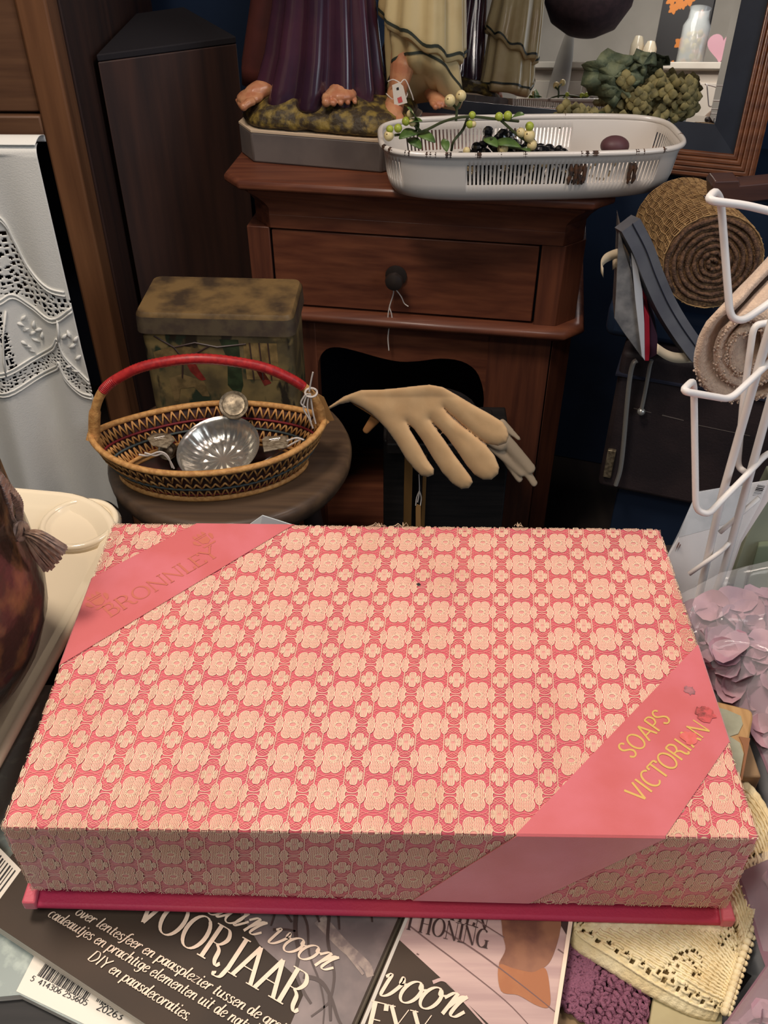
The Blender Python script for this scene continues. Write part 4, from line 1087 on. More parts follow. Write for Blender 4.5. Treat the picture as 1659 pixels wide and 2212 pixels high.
tinr = R(-2); ta = Vector((math.cos(tinr), math.sin(tinr), 0)); tb_ = Vector((-math.sin(tinr), math.cos(tinr), 0)); TN = Vector((-.238, .955, SZ))
tin = thing('biscuit_tin', 'tall rusty printed biscuit tin with hinged lid behind the oval basket', 'tin', tuple(TN))
Mt = Matrix((ta, tb_, Vector((0, 0, 1)))).transposed()
def tinmat(name):
    m_ = mat(name, sh((88, 78, 56)), .45, c2=sh((132, 114, 74)), scale=22, lo=.42, hi=.62, coat=.1)
    nt = m_.node_tree; b = nt.nodes['Principled BSDF']; mp = nt.nodes[m_['map']]
    link = b.inputs['Base Color'].links[0].from_socket
    def layer(prev, scale, thr, col, seedoff, stretch=(1, 1, 1)):
        mm = nt.nodes.new('ShaderNodeMapping'); mm.inputs['Location'].default_value = (seedoff, seedoff * .7, seedoff * 1.3); mm.inputs['Scale'].default_value = stretch
        nt.links.new(nt.nodes['Texture Coordinate'].outputs['Object'], mm.inputs['Vector'])
        no = nt.nodes.new('ShaderNodeTexNoise'); no.inputs['Scale'].default_value = scale; no.inputs['Detail'].default_value = 4; nt.links.new(mm.outputs[0], no.inputs['Vector'])
        ra = nt.nodes.new('ShaderNodeValToRGB'); ra.color_ramp.elements[0].position = thr; ra.color_ramp.elements[1].position = thr + .05; nt.links.new(no.outputs['Fac'], ra.inputs['Fac'])
        mx = nt.nodes.new('ShaderNodeMix'); mx.data_type = 'RGBA'; nt.links.new(ra.outputs['Color'], mx.inputs['Factor']); nt.links.new(prev, mx.inputs[6]); mx.inputs[7].default_value = sh(col)
        return mx.outputs[2]
    o = layer(link, 28, .58, (48, 60, 46), 3.1, (1, 1, .5)); o = layer(o, 34, .60, (46, 40, 32), 7.7, (1, 1, .35)); o = layer(o, 24, .64, (138, 118, 76), 5.5)
    nt.links.new(o, b.inputs['Base Color']); return m_
M['tin_body'] = tinmat('printed_tin'); M['tin_lid'] = mat('rusty_tin_lid', sh((128, 102, 64)), .5, c2=sh((70, 56, 42)), scale=26, lo=.4, hi=.65, bump=.2, bscale=120)
M['tin_edge'] = mat('dull_tin_edge', sh((76, 64, 54)), .5, c2=sh((92, 80, 62)), scale=60)
m = MB(); m.prism(rrect(.208, .108, .012, 4), .0, .138, None); m.v = [TN + Mt @ p for p in m.v]; bdy = m.build('body', M['tin_body'], tin)
m = MB(); q = rrect(.214, .114, .013, 4); q2 = rrect(.208, .108, .011, 4); q0_ = rrect(.2165, .1165, .014, 4)
m.loft([[TN + Mt @ Vector((x, y, .130)) for x, y in q0_], [TN + Mt @ Vector((x, y, .133)) for x, y in q], [TN + Mt @ Vector((x, y, .155)) for x, y in q], [TN + Mt @ Vector((x, y, .160)) for x, y in q2]], True, True)
ld = m.build('lid', [M['tin_lid']], tin, ang=50)
m = MB(); m.loft([[TN + Mt @ Vector((x, y, .1302)) for x, y in rrect(.2172, .1172, .014, 4)], [TN + Mt @ Vector((x, y, .154)) for x, y in rrect(.2149, .1149, .013, 4)]], True, False); m.build('lid_rim', M['tin_edge'], ld)
# printed hunting scene, a generic one: riders in red, tree trunks, houses
def tinfront(name, pts, mt):
    m = MB(); vs = [TN + Mt @ Vector((x, -.0543, z)) for x, z in pts]; m.add(vs, [tuple(range(len(vs)))]); m.build(name, mt, bdy, smooth=False)
for nm, col, pts in (('printed_rider', (150, 52, 44), [(-.048, .088), (-.036, .092), (-.030, .074), (-.022, .058), (-.030, .055), (-.042, .070)]), ('printed_tree', (56, 70, 46), [(.004, .122), (.030, .122), (.030, .05), (.022, .03), (.008, .05), (.012, .09)]),
                     ('printed_house', (150, 124, 78), [(.036, .118), (.082, .118), (.082, .06), (.036, .06)]), ('printed_horse', (134, 112, 74), [(-.074, .058), (-.055, .066), (-.025, .055), (-.02, .03), (-.03, .03), (-.04, .045), (-.06, .042), (-.066, .02), (-.072, .02)]),
                     ('printed_house', (132, 110, 70), [(-.09, .10), (-.055, .112), (-.012, .104), (-.012, .088), (-.05, .094), (-.088, .078)]), ('printed_rider', (132, 50, 42), [(.05, .075), (.058, .078), (.07, .055), (.06, .05)])):
    tinfront(nm, pts, mat('tin_print', sh(col), .5, c2=sh(tuple(int(v * .75) for v in col)), scale=70))
m = MB()
for pts in ([(-.085, .125), (-.06, .108), (-.05, .09), (-.055, .06)], [(-.06, .108), (-.03, .116), (0, .11), (.04, .116)], [(-.05, .095), (-.03, .10), (-.01, .112)], [(.045, .118), (.046, .06)], [(.058, .118), (.059, .06)], [(.07, .118), (.071, .06)]):
    m.tube([TN + Mt @ Vector((x, -.0543, z)) for x, z in pts], .0012, 5)
m.build('printed_branches', M['twig'], bdy)

# oval straw basket
BA = R(7.5); bx = Vector((math.cos(BA), math.sin(BA), 0)); by = Vector((-math.sin(BA), math.cos(BA), 0)); BO = Vector((-.2345, .766, SZ))
def bp(t, hl, hw, z, pw=1.25):
    c, s = math.cos(t), math.sin(t)
    lift = .012 * abs(c) ** 4 * (z / .055)
    return BO + bx * (hl * c) + by * (hw * math.copysign(abs(s) ** pw, s)) + Vector((0, 0, z + lift))
bk = thing('oval_basket', 'small oval straw basket with red wrapped hoop handle on the round stool', 'basket', tuple(BO))
M['straw'] = mat('golden_straw', sh((218, 164, 98)), .6, c2=sh((190, 136, 78)), scale=150, bump=.3, bscale=400)
M['straw_dk'] = mat('dark_basket_lining', sh((54, 40, 36)), .8, c2=sh((70, 36, 36)), scale=60)
M['red_cane'] = mat('red_wrapped_cane', sh((190, 48, 46)), .4, c2=sh((160, 36, 40)), scale=160)
M['red_dk'] = mat('dark_red_straw', sh((120, 30, 36)), .6); M['blue_gr'] = mat('blue_green_straw', sh((74, 84, 84)), .6)
nB = 96; T_ = [2 * PI * k / nB for k in range(nB)]
def ringk(f, z, ins=0): 
    hl = .118 + (.147 - .118) * f; hw = .060 + (.078 - .060) * f
    return [bp(t, hl - ins, hw - ins, z) for t in T_]
m = MB(); m.loft([ringk(0, .002), ringk(.4, .022), ringk(.8, .040), ringk(1, .054)], True, False); m.add(ringk(0, .002) + [BO + Vector((0, 0, .002))], [(i, (i + 1) % nB, nB) for i in range(nB)])
m.build('lining', M['straw_dk'], bk, solid=.0012)
m = MB(); m.tube(ringk(1.02, .056), .0042, 8, True); m.build('rim', M['straw'], bk, ang=180)
m = MB(); m.tube(ringk(.06, .004), .0048, 8, True); m.tube(ringk(-.02, .010), .003, 6, True); m.build('base_coil', M['straw'], bk, ang=180)
m = MB()
NZ = 74
for ins in (-.0016, .0022):
    for (f0, z0, f1, z1) in ((.05, .007, .42, .024), (.46, .026, .72, .036), (.74, .038, .98, .053)):
        pts = []
        for k in range(NZ * 2):
            t = 2 * PI * k / (NZ * 2); f, z = (f0, z0) if k % 2 else (f1, z1)
            hl = .118 + .029 * f - ins; hw = .060 + .018 * f - ins
            pts.append(bp(t, hl, hw, z))
        for k in range(NZ * 2): m.tube([pts[k], pts[(k + 1) % (NZ * 2)]], .0013, 5)
m.build('woven_zigzag', M['straw'], bk, ang=180)
m = MB()
for ins in (-.0022, .0030):
    m.tube(ringk(.44, .025, ins), .0018, 6, True)
m.build('dark_band', M['blue_gr'], bk, ang=180)
m = MB(); m.tube(ringk(.73, .037, .0034), .0018, 6, True); m.tube(ringk(.10, .012, -.0022), .0015, 6, True); m.build('red_band', M['red_dk'], bk, ang=180)
# handle
hc = [bp(PI, .148, .07, .050), at(203, 935, Y=.752), at(206, 885, Y=.755), at(222, 845, Y=.758), at(255, 817, Y=.762), at(320, 789, Y=.766), at(430, 775, Y=.770), at(550, 789, Y=.776), at(620, 814, Y=.782), at(664, 843, Y=.786), at(686, 875, Y=.788), at(694, 910, Y=.788), bp(0, .148, .07, .050)]
hp = cr(hc, 8)
m = MB(); m.tube(hp[:26], [.0085] * 8 + [.0075] * 8 + [.006] * 10, 10); m.build('handle_end', M['straw'], bk)
m = MB(); m.tube(hp[-28:], [.006] * 12 + [.007] * 8 + [.0085] * 8, 10); m.build('handle_end', M['straw'], bk)
m = MB(); mid = cr(hp[24:-26], 3); m.tube(mid, [.0062 + .0005 * (k % 2) for k in range(len(mid))], 10); m.build('handle', M['red_cane'], bk)
# string and small tan tag at the handle
bt = thing('price_tag', 'tan card tag tied with string to the right end of the basket handle', 'tag', tuple(at(690, 870, Y=.80)))
kq = at(672, 848, Y=.776); m = MB()
m.tube([kq + Vector((.0075 * math.cos(t), .007 * math.sin(t) * .8, .003 * math.sin(t))) for t in [2 * PI * k / 16 for k in range(16)]], .0014, 6, True)
for pts in ([(668, 846), (672, 822), (676, 804)], [(664, 850), (655, 880), (668, 905), (676, 925)], [(668, 850), (664, 880), (672, 912)], [(670, 850), (676, 890), (682, 915)], [(660, 852), (650, 870), (660, 880)]):
    m.tube(cr([at(*p, Y=.772) for p in pts], 4), .0011, 6)
m.build('string', M['string'], bt)
M['tan_tag'] = mat('tan_tag', sh((176, 130, 76)), .7)
tq = [at(x, y, Y=.81) for x, y in ((683, 848), (700, 858), (722, 908), (690, 912))]
m = MB(); m.add(tq, [(0, 1, 2, 3)]); m.build('card', M['tan_tag'], bt, smooth=False, solid=.0006)

# silver wine tasting cups in the basket
def cup(name, label, c, tilt, r, mt, grp, hdir, hr):
    t = thing(name, label, 'cup', tuple(c), grp)
    E_ = Euler(tilt).to_matrix()
    def prof(a, k):
        pass
    m = MB(); n_ = 96; rings = []
    pr_ = [(.02, -.0235), (.34, -.0232), (.42, -.0218), (.50, -.0218), (.62, -.0205), (.74, -.017), (.85, -.0105), (.93, -.003), (1.0, 0), (1.03, .0005), (1.0, -.0018), (.92, -.007), (.80, -.018), (.6, -.0255), (.3, -.027), (.02, -.027)]
    for i_, (f, z) in enumerate(pr_):
        ring = []
        for k in range(n_):
            a = 2 * PI * k / n_; fl = 0
            if .6 <= f <= .93 and i_ < 8: fl = .0030 * abs(math.sin(a * 14)) * (1 - abs(f - .78) / .2)
            if f == .42 and i_ < 8: fl = .0028 * max(0, math.cos(a * 12))
            ring.append(Vector(c) + E_ @ Vector((r * f * math.cos(a), r * f * math.sin(a), z * r / .052 + fl)))
        rings.append(ring)
    m.loft(rings, True, True); m.build('bowl', mt, t, ang=70)
    h = Vector(hdir)
    hc_ = Vector(c) + E_ @ (h * (r * 1.02))
    vd = (CAM_C - hc_).normalized(); z_ = (vd * .75 + Vector((0, -.2, .5))).normalized(); x_ = Vector((0, 0, 1)).cross(z_).normalized(); y_ = z_.cross(x_)
    Hm = Matrix((x_, y_, z_)).transposed(); up_ = E_ @ h
    cc = hc_ + (up_ * .5 + Vector((0, 0, .9))).normalized() * hr * .8
    m = MB(); m.lathe([(.001, -.001), (hr * .94, -.001), (hr, .0), (hr * .97, .0018), (hr * .86, .0012), (hr * .80, .0008), (hr * .74, .0018), (hr * .5, .0012), (hr * .3, .0022), (.001, .0024)], 40, cc, Hm)
    m.build('thumb_rest', M['old_silver'], t, ang=25)
    m = MB(); m.tube([Vector(c) + E_ @ (h * r * .97 + Vector((0, 0, -.006))), Vector(c) + E_ @ (h * r * 1.15 + Vector((0, 0, -.01))), cc - up_ * hr * .2], .0022, 6); m.build('thumb_ring', M['old_silver'], t)
cup('tasting_cup', 'shiny silver tasting cup with fluted bowl lying in the straw basket', at(471, 967, Y=.765), (R(14), R(-7), 0), .0535, M['silver'], None, (.28, .96, 0), .0195)
M['dark_metal'] = mat('blackened_silver', sh((58, 54, 50)), .3, metal=.8)
cup('tasting_cup', 'dark tasting cup underneath the shiny silver one in the straw basket', at(452, 972, Y=.775) - Vector((0, 0, .011)), (R(12), R(-9), 0), .0535, M['dark_metal'], None, (-.97, .15, 0), .013)
M['pewter'] = mat('engraved_pewter', sh((170, 156, 132)), .45, metal=.2, c2=sh((120, 106, 86)), scale=160)
def plaque(name, label, pxs, Y, dY=.0015):
    o = thing(name, label, 'spoon', tuple(at(*pxs[0], Y=Y)))
    P_ = [at(*p, Y=Y + .06 * (955 - p[1]) / 40) for p in pxs]
    m = MB(); cen = sum(P_, Vector()) / len(P_); m.add(P_, [tuple(range(len(P_)))]); m.build('handle_plate', M['pewter'], o, solid=.0022, bevel=.0006)
    m = MB(); I_ = [cen + (p - cen) * .68 + Vector((0, -.0014, .0008)) for p in P_]; m.tube(I_, .0007, 6, True)
    a_ = P_[0].lerp(P_[-1], .5)
    for k in range(3): m.tube([cen + (P_[0] - cen) * (.45 - .1 * k) + Vector((0, -.0014, .001 + .002 * (1 - k))), cen + (P_[2] - cen) * (.45 - .1 * k) + Vector((0, -.0014, .001 + .002 * (1 - k)))], .0006, 5)
    m.build('raised_border', M['silver'], o)
    return o
plaque('spoon_handle', 'flat engraved silver handle plate at the left inside the straw basket', [(318, 948), (330, 936), (368, 938), (378, 950), (360, 968), (328, 962)], .765)
plaque('spoon_handle', 'flat engraved silver handle plate at the right inside the straw basket', [(566, 950), (572, 944), (618, 942), (626, 950), (620, 966), (570, 976)], .765)
m = MB()
for pts in ([(300, 982), (320, 984), (345, 976), (362, 985), (372, 1010)], [(312, 978), (335, 984), (352, 980), (366, 994), (376, 1012)]): m.tube(cr([at(*p, Y=.745) for p in pts], 4), .0013, 6)
tag(m.build('loose_string', M['string']), 'loop of white string over the left side of the straw basket contents', 'string')
m = MB()
for pts in ([(565, 1000), (590, 985), (620, 965), (650, 948)], [(620, 952), (640, 946), (656, 950)]): m.tube(cr([at(*p, Y=.752) for p in pts], 4), .0013, 6)
tag(m.build('loose_string', M['string']), 'short white string at the right end inside the straw basket', 'string')

# ------------------------------------------------------------------ suede gloves on a dark stand
def cap2(mb, a, b, wa, wb, flat=.5, n=16, k=9, bulge=0.0):
    """flattened finger from a to b facing the viewer's side of the room, rounded ends"""
    a = Vector(a); b = Vector(b); t = (b - a).normalized(); vd = Vector((.05, -.72, .69)); s_ = t.cross(vd).normalized(); u_ = s_.cross(t)
    rings = []
    steps = [(-1, .12), (-.85, .55), (-.5, .88)] + [(None, i / k) for i in range(k + 1)] + [(1.5, .9), (1.8, .62), (1.98, .15)]
    for s0, f in steps:
        if s0 is None: c = a.lerp(b, f); w_ = wa + (wb - wa) * f + bulge * math.sin(PI * f)
        elif s0 < 0: c = a + t * wa * s0; w_ = wa * f
        else: c = b + t * wb * (s0 - 1); w_ = wb * f
        rings.append([c + s_ * w_ * math.cos(2 * PI * i / n) + u_ * w_ * flat * math.sin(2 * PI * i / n) for i in range(n)])
    mb.loft(rings, True, True)
def gp(px, py):   # glove surface: cuff further away, fingertips nearer
    return at(px, py, Y=.955 - .00022 * (px - 720) - .00018 * max(0, py - 860))
glv = thing('suede_glove', 'cream suede glove draped over the dark stand, fingers hanging towards the right', 'glove', tuple(at(900, 950, Y=.93)))
pxm = (gp(940, 900) - CAM_C).dot(CAM_F) / FPX
GOUT = [(135, 330), (230, 265), (330, 228), (450, 225), (560, 215), (640, 205), (740, 195), (820, 210), (900, 255), (1000, 315), (1100, 370), (1180, 420), (1205, 460), (1215, 505), (1200, 545), (1150, 562), (1090, 550), (1030, 515), (960, 455), (890, 392), (826, 336),
        (848, 368), (920, 434), (1000, 494), (1080, 560), (1130, 620), (1158, 690), (1150, 730), (1110, 765), (1060, 765), (1010, 735), (960, 676), (900, 586), (840, 505), (790, 450), (744, 408),
        (766, 442), (830, 526), (890, 615), (950, 695), (990, 750), (1000, 780), (975, 815), (930, 820), (880, 790), (820, 726), (760, 634), (700, 534), (650, 464), (604, 420),
        (626, 468), (680, 556), (730, 646), (768, 700), (765, 735), (730, 748), (690, 740), (650, 700), (600, 640), (540, 540), (490, 470), (440, 415), (390, 370), (330, 330), (270, 300), (200, 315), (140, 345)]
GOUT = [(660 + x / 2.765, 760 + y / 2.765) for x, y in GOUT]
def seg_near(x, y):
    best = 1e9; bp_ = None; ins = False; n_ = len(GOUT)
    for i in range(n_):
        ax_, ay_ = GOUT[i]; bx_, by_ = GOUT[(i + 1) % n_]; dx, dy = bx_ - ax_, by_ - ay_
        t = ((x - ax_) * dx + (y - ay_) * dy) / (dx * dx + dy * dy); t = 0 if t < 0 else 1 if t > 1 else t
        qx, qy = ax_ + dx * t, ay_ + dy * t; d = (x - qx) ** 2 + (y - qy) ** 2
        if d < best: best = d; bp_ = (qx, qy)
        if (ay_ > y) != (by_ > y) and x < (bx_ - ax_) * (y - ay_) / (by_ - ay_) + ax_: ins = not ins
    return ins, math.sqrt(best), bp_
GS = 2.4; gx0, gy0, gx1, gy1 = 704, 826, 1104, 1062
gnx, gny = int((gx1 - gx0) / GS), int((gy1 - gy0) / GS)
node = {}
for j in range(gny + 1):
    for i in range(gnx + 1): node[i, j] = seg_near(gx0 + i * GS, gy0 + j * GS)
VD = Vector((.03, -.74, .67)).normalized(); DM = 21.0; HM = 13.0
m = MB(); vid = {}; vs = []; fs = []
def gvert(i, j, side):
    k = (i, j, side if node[i, j][0] else 0)
    if k in vid: return vid[k]
    ins, d, q = node[i, j]
    x, y = (gx0 + i * GS, gy0 + j * GS) if ins else q
    h = 0
    if ins:
        f = min(1, d / DM); h = HM * math.sqrt(max(0, 1 - (1 - f) ** 2))
        if side > 0: h += 2.0 * noise.noise((x * .03, y * .03, 0)) * f
        else: h *= .8
    vid[k] = len(vs); vs.append(gp(x, y) + VD * (h * side * pxm)); return vid[k]
for j in range(gny):
    for i in range(gnx):
        c4_ = [(i, j), (i + 1, j), (i + 1, j + 1), (i, j + 1)]
        if not any(node[c][0] for c in c4_): continue
        for side in (1, -1):
            q = [gvert(c[0], c[1], side) for c in c4_]
            q = [v for n_, v in enumerate(q) if v not in q[:n_]]
            if len(q) >= 3: fs.append(tuple(q if side > 0 else q[::-1]))
m.add(vs, fs)
gb = m.build('glove_body', M['leather_tan'], glv, ang=180)
s2 = gb.modifiers.new('smooth', 'SMOOTH'); s2.iterations = 2; s2.factor = .5
M['seam'] = mat('glove_seam', sh((170, 128, 80)), .8)
M['glove_in'] = mat('glove_underside', sh((178, 124, 74)), .8)
m = MB(); cap2(m, gp(822, 905) + Vector((0, .02, 0)), gp(790, 946) + Vector((0, .02, 0)), 15 * pxm, 8 * pxm, .4); cap2(m, gp(770, 872) + Vector((0, .012, 0)), gp(830, 905) + Vector((0, .015, 0)), 14 * pxm, 20 * pxm, .4); m.build('thumb', M['glove_in'], glv, label='orange tan thumb hanging below the cuff')
gl2 = thing('suede_glove', 'greyish second glove whose thin fingertips show behind the cream one', 'glove', tuple(at(1110, 990, Y=.95)))
m = MB(); g2y = .95
for (a_, b_, wa, wb) in (((1062, 958), (1128, 1018), 16, 13), ((1080, 935), (1146, 1012), 15, 13), ((1095, 955), (1154, 1044), 14, 9), ((1075, 965), (1122, 1035), 12, 9), ((1085, 915), (1121, 948), 11, 5), ((1000, 900), (1080, 950), 26, 26)):
    cap2(m, at(*a_, Y=g2y - .0001 * a_[1] + .095), at(*b_, Y=g2y - .0001 * b_[1] + .095), wa * pxm, wb * pxm, .55)
remesh(m.build('glove_body', M['glove_grey'], gl2), .0018, 4)
pd = thing('display_stand', 'dark wooden display stand with gilt strips under the suede gloves', 'stand', (.08, 1.0, 0))
m = MB(); m.box((.085, 1.03, .20), (.20, .10, .40), None); m.box((.075, 1.0, .405), (.17, .10, .02)); m.ball((.065, .985, .445), .052, 20, 12, (1.3, .8, .85)); m.build('body', M['black_wood'], pd, bevel=.003)
M['gilt'] = mat('dull_gilt', sh((130, 96, 54)), .45, metal=.3)
m = MB(); P_ = at(881, 1085, Y=.945); m.box((P_.x, .952, .25), (.013, .008, .30)); m.build('gilt_strip', M['gilt'], pd, bevel=.001)
m = MB(); P_ = at(915, 1085, Y=.965); m.box((P_.x, .966, .25), (.006, .008, .30)); m.build('gilt_strip', M['gilt'], pd, bevel=.001)
m = MB(); m.box((.06, .985, .10), (.10, .06, .02)); m.build('foot', M['niche'], pd)
hgt = thing('price_tag', 'narrow pale tag hanging on a string below the suede glove', 'tag', tuple(at(903, 1110, Y=.92)))
m = MB(); m.tube(cr([at(905, 1025, Y=.925), at(906, 1060, Y=.925), at(902, 1085, Y=.922)], 4), .0009, 6); m.tube(cr([at(906, 1060, Y=.925), at(900, 1075, Y=.925), at(898, 1092, Y=.922)], 4), .0009, 6); m.tube(cr([at(906, 1060, Y=.925), at(910, 1075, Y=.925), at(908, 1092, Y=.922)], 4), .0009, 6); m.build('string', M['string'], hgt)
m = MB(); m.add([at(x, y, Y=.921) for x, y in ((901, 1089), (909, 1093), (909, 1138), (898, 1138), (898, 1096))], [(0, 1, 2, 3, 4)]); m.build('card', M['tan_tag'], hgt, smooth=False, solid=.0008)

# ------------------------------------------------------------------ wardrobe, cupboard and white cloth on the left
wd = thing('wardrobe', 'tall brown wooden wardrobe at the left edge with stout corner post', 'wardrobe', (-.78, 1.5, 0))
m = MB(); m.box((-.501, 1.225, 1.0), (.044, .05, 2.0)); m.build('corner_post', M['oak_v'], wd, bevel=.004)
m = MB(); m.box((-.78, 1.222, 1.42), (.514, .03, 1.19)); m.build('front_panel', M['oak'], wd, bevel=.003)
m = MB(); m.box((-.78, 1.218, .803), (.514, .036, .037)); m.build('bottom_rail', M['oak'], wd, bevel=.003)
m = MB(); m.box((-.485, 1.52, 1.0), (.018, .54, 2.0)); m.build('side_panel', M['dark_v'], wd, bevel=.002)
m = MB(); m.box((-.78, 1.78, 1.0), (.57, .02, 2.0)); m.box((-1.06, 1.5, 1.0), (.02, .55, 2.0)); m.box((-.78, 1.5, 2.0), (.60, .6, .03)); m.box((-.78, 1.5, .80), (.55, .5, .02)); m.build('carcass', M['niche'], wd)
ca = at(150, 127, z=.87); cb = at(510, 80, z=.87); cd = (cb - ca).normalized(); ca = ca + cd * max(0, (-.466 - ca.x) / cd.x); cn = Vector((-cd.y, cd.x, 0)); cl = (cb - ca).length
M['cup_top'] = mat('blackish_top', sh((30, 26, 30)), .8)
cu = thing('cupboard', 'very dark brown plain cupboard standing between the wardrobe and the bedside cabinet', 'cupboard', tuple((ca + cb) / 2 - Vector((0, 0, .87))))
Mcu = Matrix((cd, cn, Vector((0, 0, 1)))).transposed()
cc = (ca + cb) / 2 + cn * .13
bq = [ca, cb, cb + cn * .25, Vector((ca.x, ca.y + .28, 0))]
m = MB(); m.prism([(p.x, p.y) for p in bq], 0, .86); m.build('body', M['dark_v'], cu, bevel=.002)
m = MB(); m.prism([(p.x, p.y) for p in bq], .86, .871); m.build('top', M['cup_top'], cu, bevel=.002)

# the white cut-work cloth over a dark rail stand
rk = thing('cloth_stand', 'dark wooden stand under the hanging white cut-work cloth', 'stand', (-.60, .90, 0))
m = MB(); m.box((-.64, .834, .898), (.40, .044, .020)); m.build('top', M['dark_wood'], rk, bevel=.006)
for sx in (-.82, -.46):
    m = MB(); m.box((sx, .846, .455), (.022, .018, .87)); m.build('leg', M['dark_wood'], rk, bevel=.002)
    m = MB(); m.box((sx, .86, .012), (.03, .30, .024)); m.build('foot', M['dark_wood'], rk, bevel=.002)
clo = thing('cutwork_cloth', 'white cotton cloth with cut-work embroidery hanging at the left', 'cloth', (-.56, .85, .42))
XR, XL = -.386, -.80
import mathutils
def cz(px, py): p = at(px, py, Y=.80); return (p.x, p.z)
up1 = [cz(*p) for p in ((-60, 440), (3, 485), (30, 535), (60, 590), (105, 628), (162, 640))]; lo1 = [cz(*p) for p in ((-60, 620), (-5, 645), (22, 640), (60, 668), (112, 690), (165, 655))]
up2 = [cz(*p) for p in ((-40, 800), (15, 800), (75, 785), (112, 760), (125, 740), (140, 775), (180, 815), (202, 830))]; lo2 = [cz(*p) for p in ((-40, 838), (15, 835), (80, 818), (118, 795), (125, 785), (140, 815), (175, 848), (208, 850))]
def yv(poly, x):
    for i in range(len(poly) - 1):
        if poly[i][0] <= x <= poly[i + 1][0]:
            f = (x - poly[i][0]) / max(1e-9, poly[i + 1][0] - poly[i][0]); return poly[i][1] + (poly[i + 1][1] - poly[i][1]) * f
    return None
def cloth_pt(u, s):
    """u across (0 left .. 1 right), s down the length: s<0 lies over the top, s>0 hangs"""
    x = XL + (XR - XL) * u
    fold_ = .012 * math.sin(u * 19 + .6) * min(1, max(0, s) / .25) + .006 * math.sin(u * 41 + s * 6) * min(1, max(0, s) / .3)
    flare = .05 * max(0, s - .25) * (u - .3)
    if s < 0: return Vector((x, .80 + min(-s, .035), .912 + .004 * math.sin(min(-s, .035) / .035 * PI) - max(0, -s - .035)))
    r_ = .010
    if s < r_ * PI / 2:
        a = s / r_; return Vector((x + 0, .80 + r_ - r_ * math.sin(a) , .912 - r_ + r_ * math.cos(a)))
    y = .80 - fold_ - .03 * max(0, s - .1) * s
    return Vector((x + flare * .3, y, .912 - r_ - (s - r_ * PI / 2)))
NU, NS = 230, 330; SL = .50
sv = [-.042 + (SL + .042) * j / NS for j in range(NS + 1)]
vs = [cloth_pt(i / NU, s) for s in sv for i in range(NU + 1)]
fs = []
def vor(x, z, sc=.0072):
    gx_, gz = x / sc, z / sc; ix, iz = math.floor(gx_), math.floor(gz); d = []
    for a in (-1, 0, 1):
        for b in (-1, 0, 1):
            h = math.sin((ix + a) * 127.1 + (iz + b) * 311.7) * 43758.5; h2 = math.sin((ix + a) * 269.5 + (iz + b) * 183.3) * 43758.5
            cx_, cz_ = ix + a + (h - math.floor(h)) * .8 + .1, iz + b + (h2 - math.floor(h2)) * .8 + .1
            d.append(math.hypot(gx_ - cx_, gz - cz_))
    d.sort(); return d[1] - d[0]
for j in range(NS):
    for i in range(NU):
        hole = False
        if sv[j] > .1:
            p = vs[j * (NU + 1) + i]; x, z = p.x, p.z
            a, b = yv(up1, x), yv(lo1, x)
            if a and b and b + .003 < z < a - .003 and vor(x, z) > .38: hole = True
            a, b = yv(up2, x), yv(lo2, x)
            if a and b and b + .002 < z < a - .002 and vor(x, z, .005) > .42: hole = True
            if x < cz(14, 700)[0] and x > cz(-2, 700)[0] and cz(0, 790)[1] < z < cz(0, 665)[1] and vor(x, z, .005) > .25: hole = True
        if not hole: k = j * (NU + 1) + i; fs.append((k, k + 1, k + NU + 2, k + NU + 1))
m = MB(); m.add(vs, fs); m.build('fabric', M['cloth'], clo, solid=.0007, ang=180)
m = MB()
def oncl(x, z, h=.0014):
    u = (x - XL) / (XR - XL); s = .912 - .010 - z + .0157
    p = cloth_pt(min(max(u, 0), 1), s); return Vector((p.x, p.y - h, p.z))
for line in (up1, lo1, up2, lo2):
    for dz in (0, .005 if line in (up1, up2) else -.005):
        P_ = [oncl(x, z + dz) for x, z in [(q.x, q.y) for q in cr([(a, b, 0) for a, b in line], 6)] if XL < x < XR]
        if len(P_) > 2: m.tube(P_, .0013, 6)
P_ = [oncl(*cz(px, py)) for px, py in ((125, 690), (127, 720), (126, 745))]; m.tube(P_, .0015, 6)
P_ = [oncl(*cz(px, py)) for px, py in ((14, 670), (12, 720), (16, 770), (22, 800))]; m.tube(P_, .0013, 6)
rnd = random.Random(4)
for (px, py) in ((45, 695), (50, 720), (66, 712), (64, 730), (78, 722), (85, 735), (55, 755), (62, 765), (48, 745), (140, 725), (150, 720), (165, 730), (158, 745), (150, 790), (170, 770), (165, 800), (40, 705), (70, 745)):
    c_ = oncl(*cz(px, py)); a = rnd.uniform(0, PI); d_ = Vector((math.cos(a), 0, math.sin(a))) * .0055
    m.tube([c_ - d_, c_, c_ + d_], [.0008, .0026, .0008], 6)
m.build('embroidery', M['cloth'], clo, ang=180)

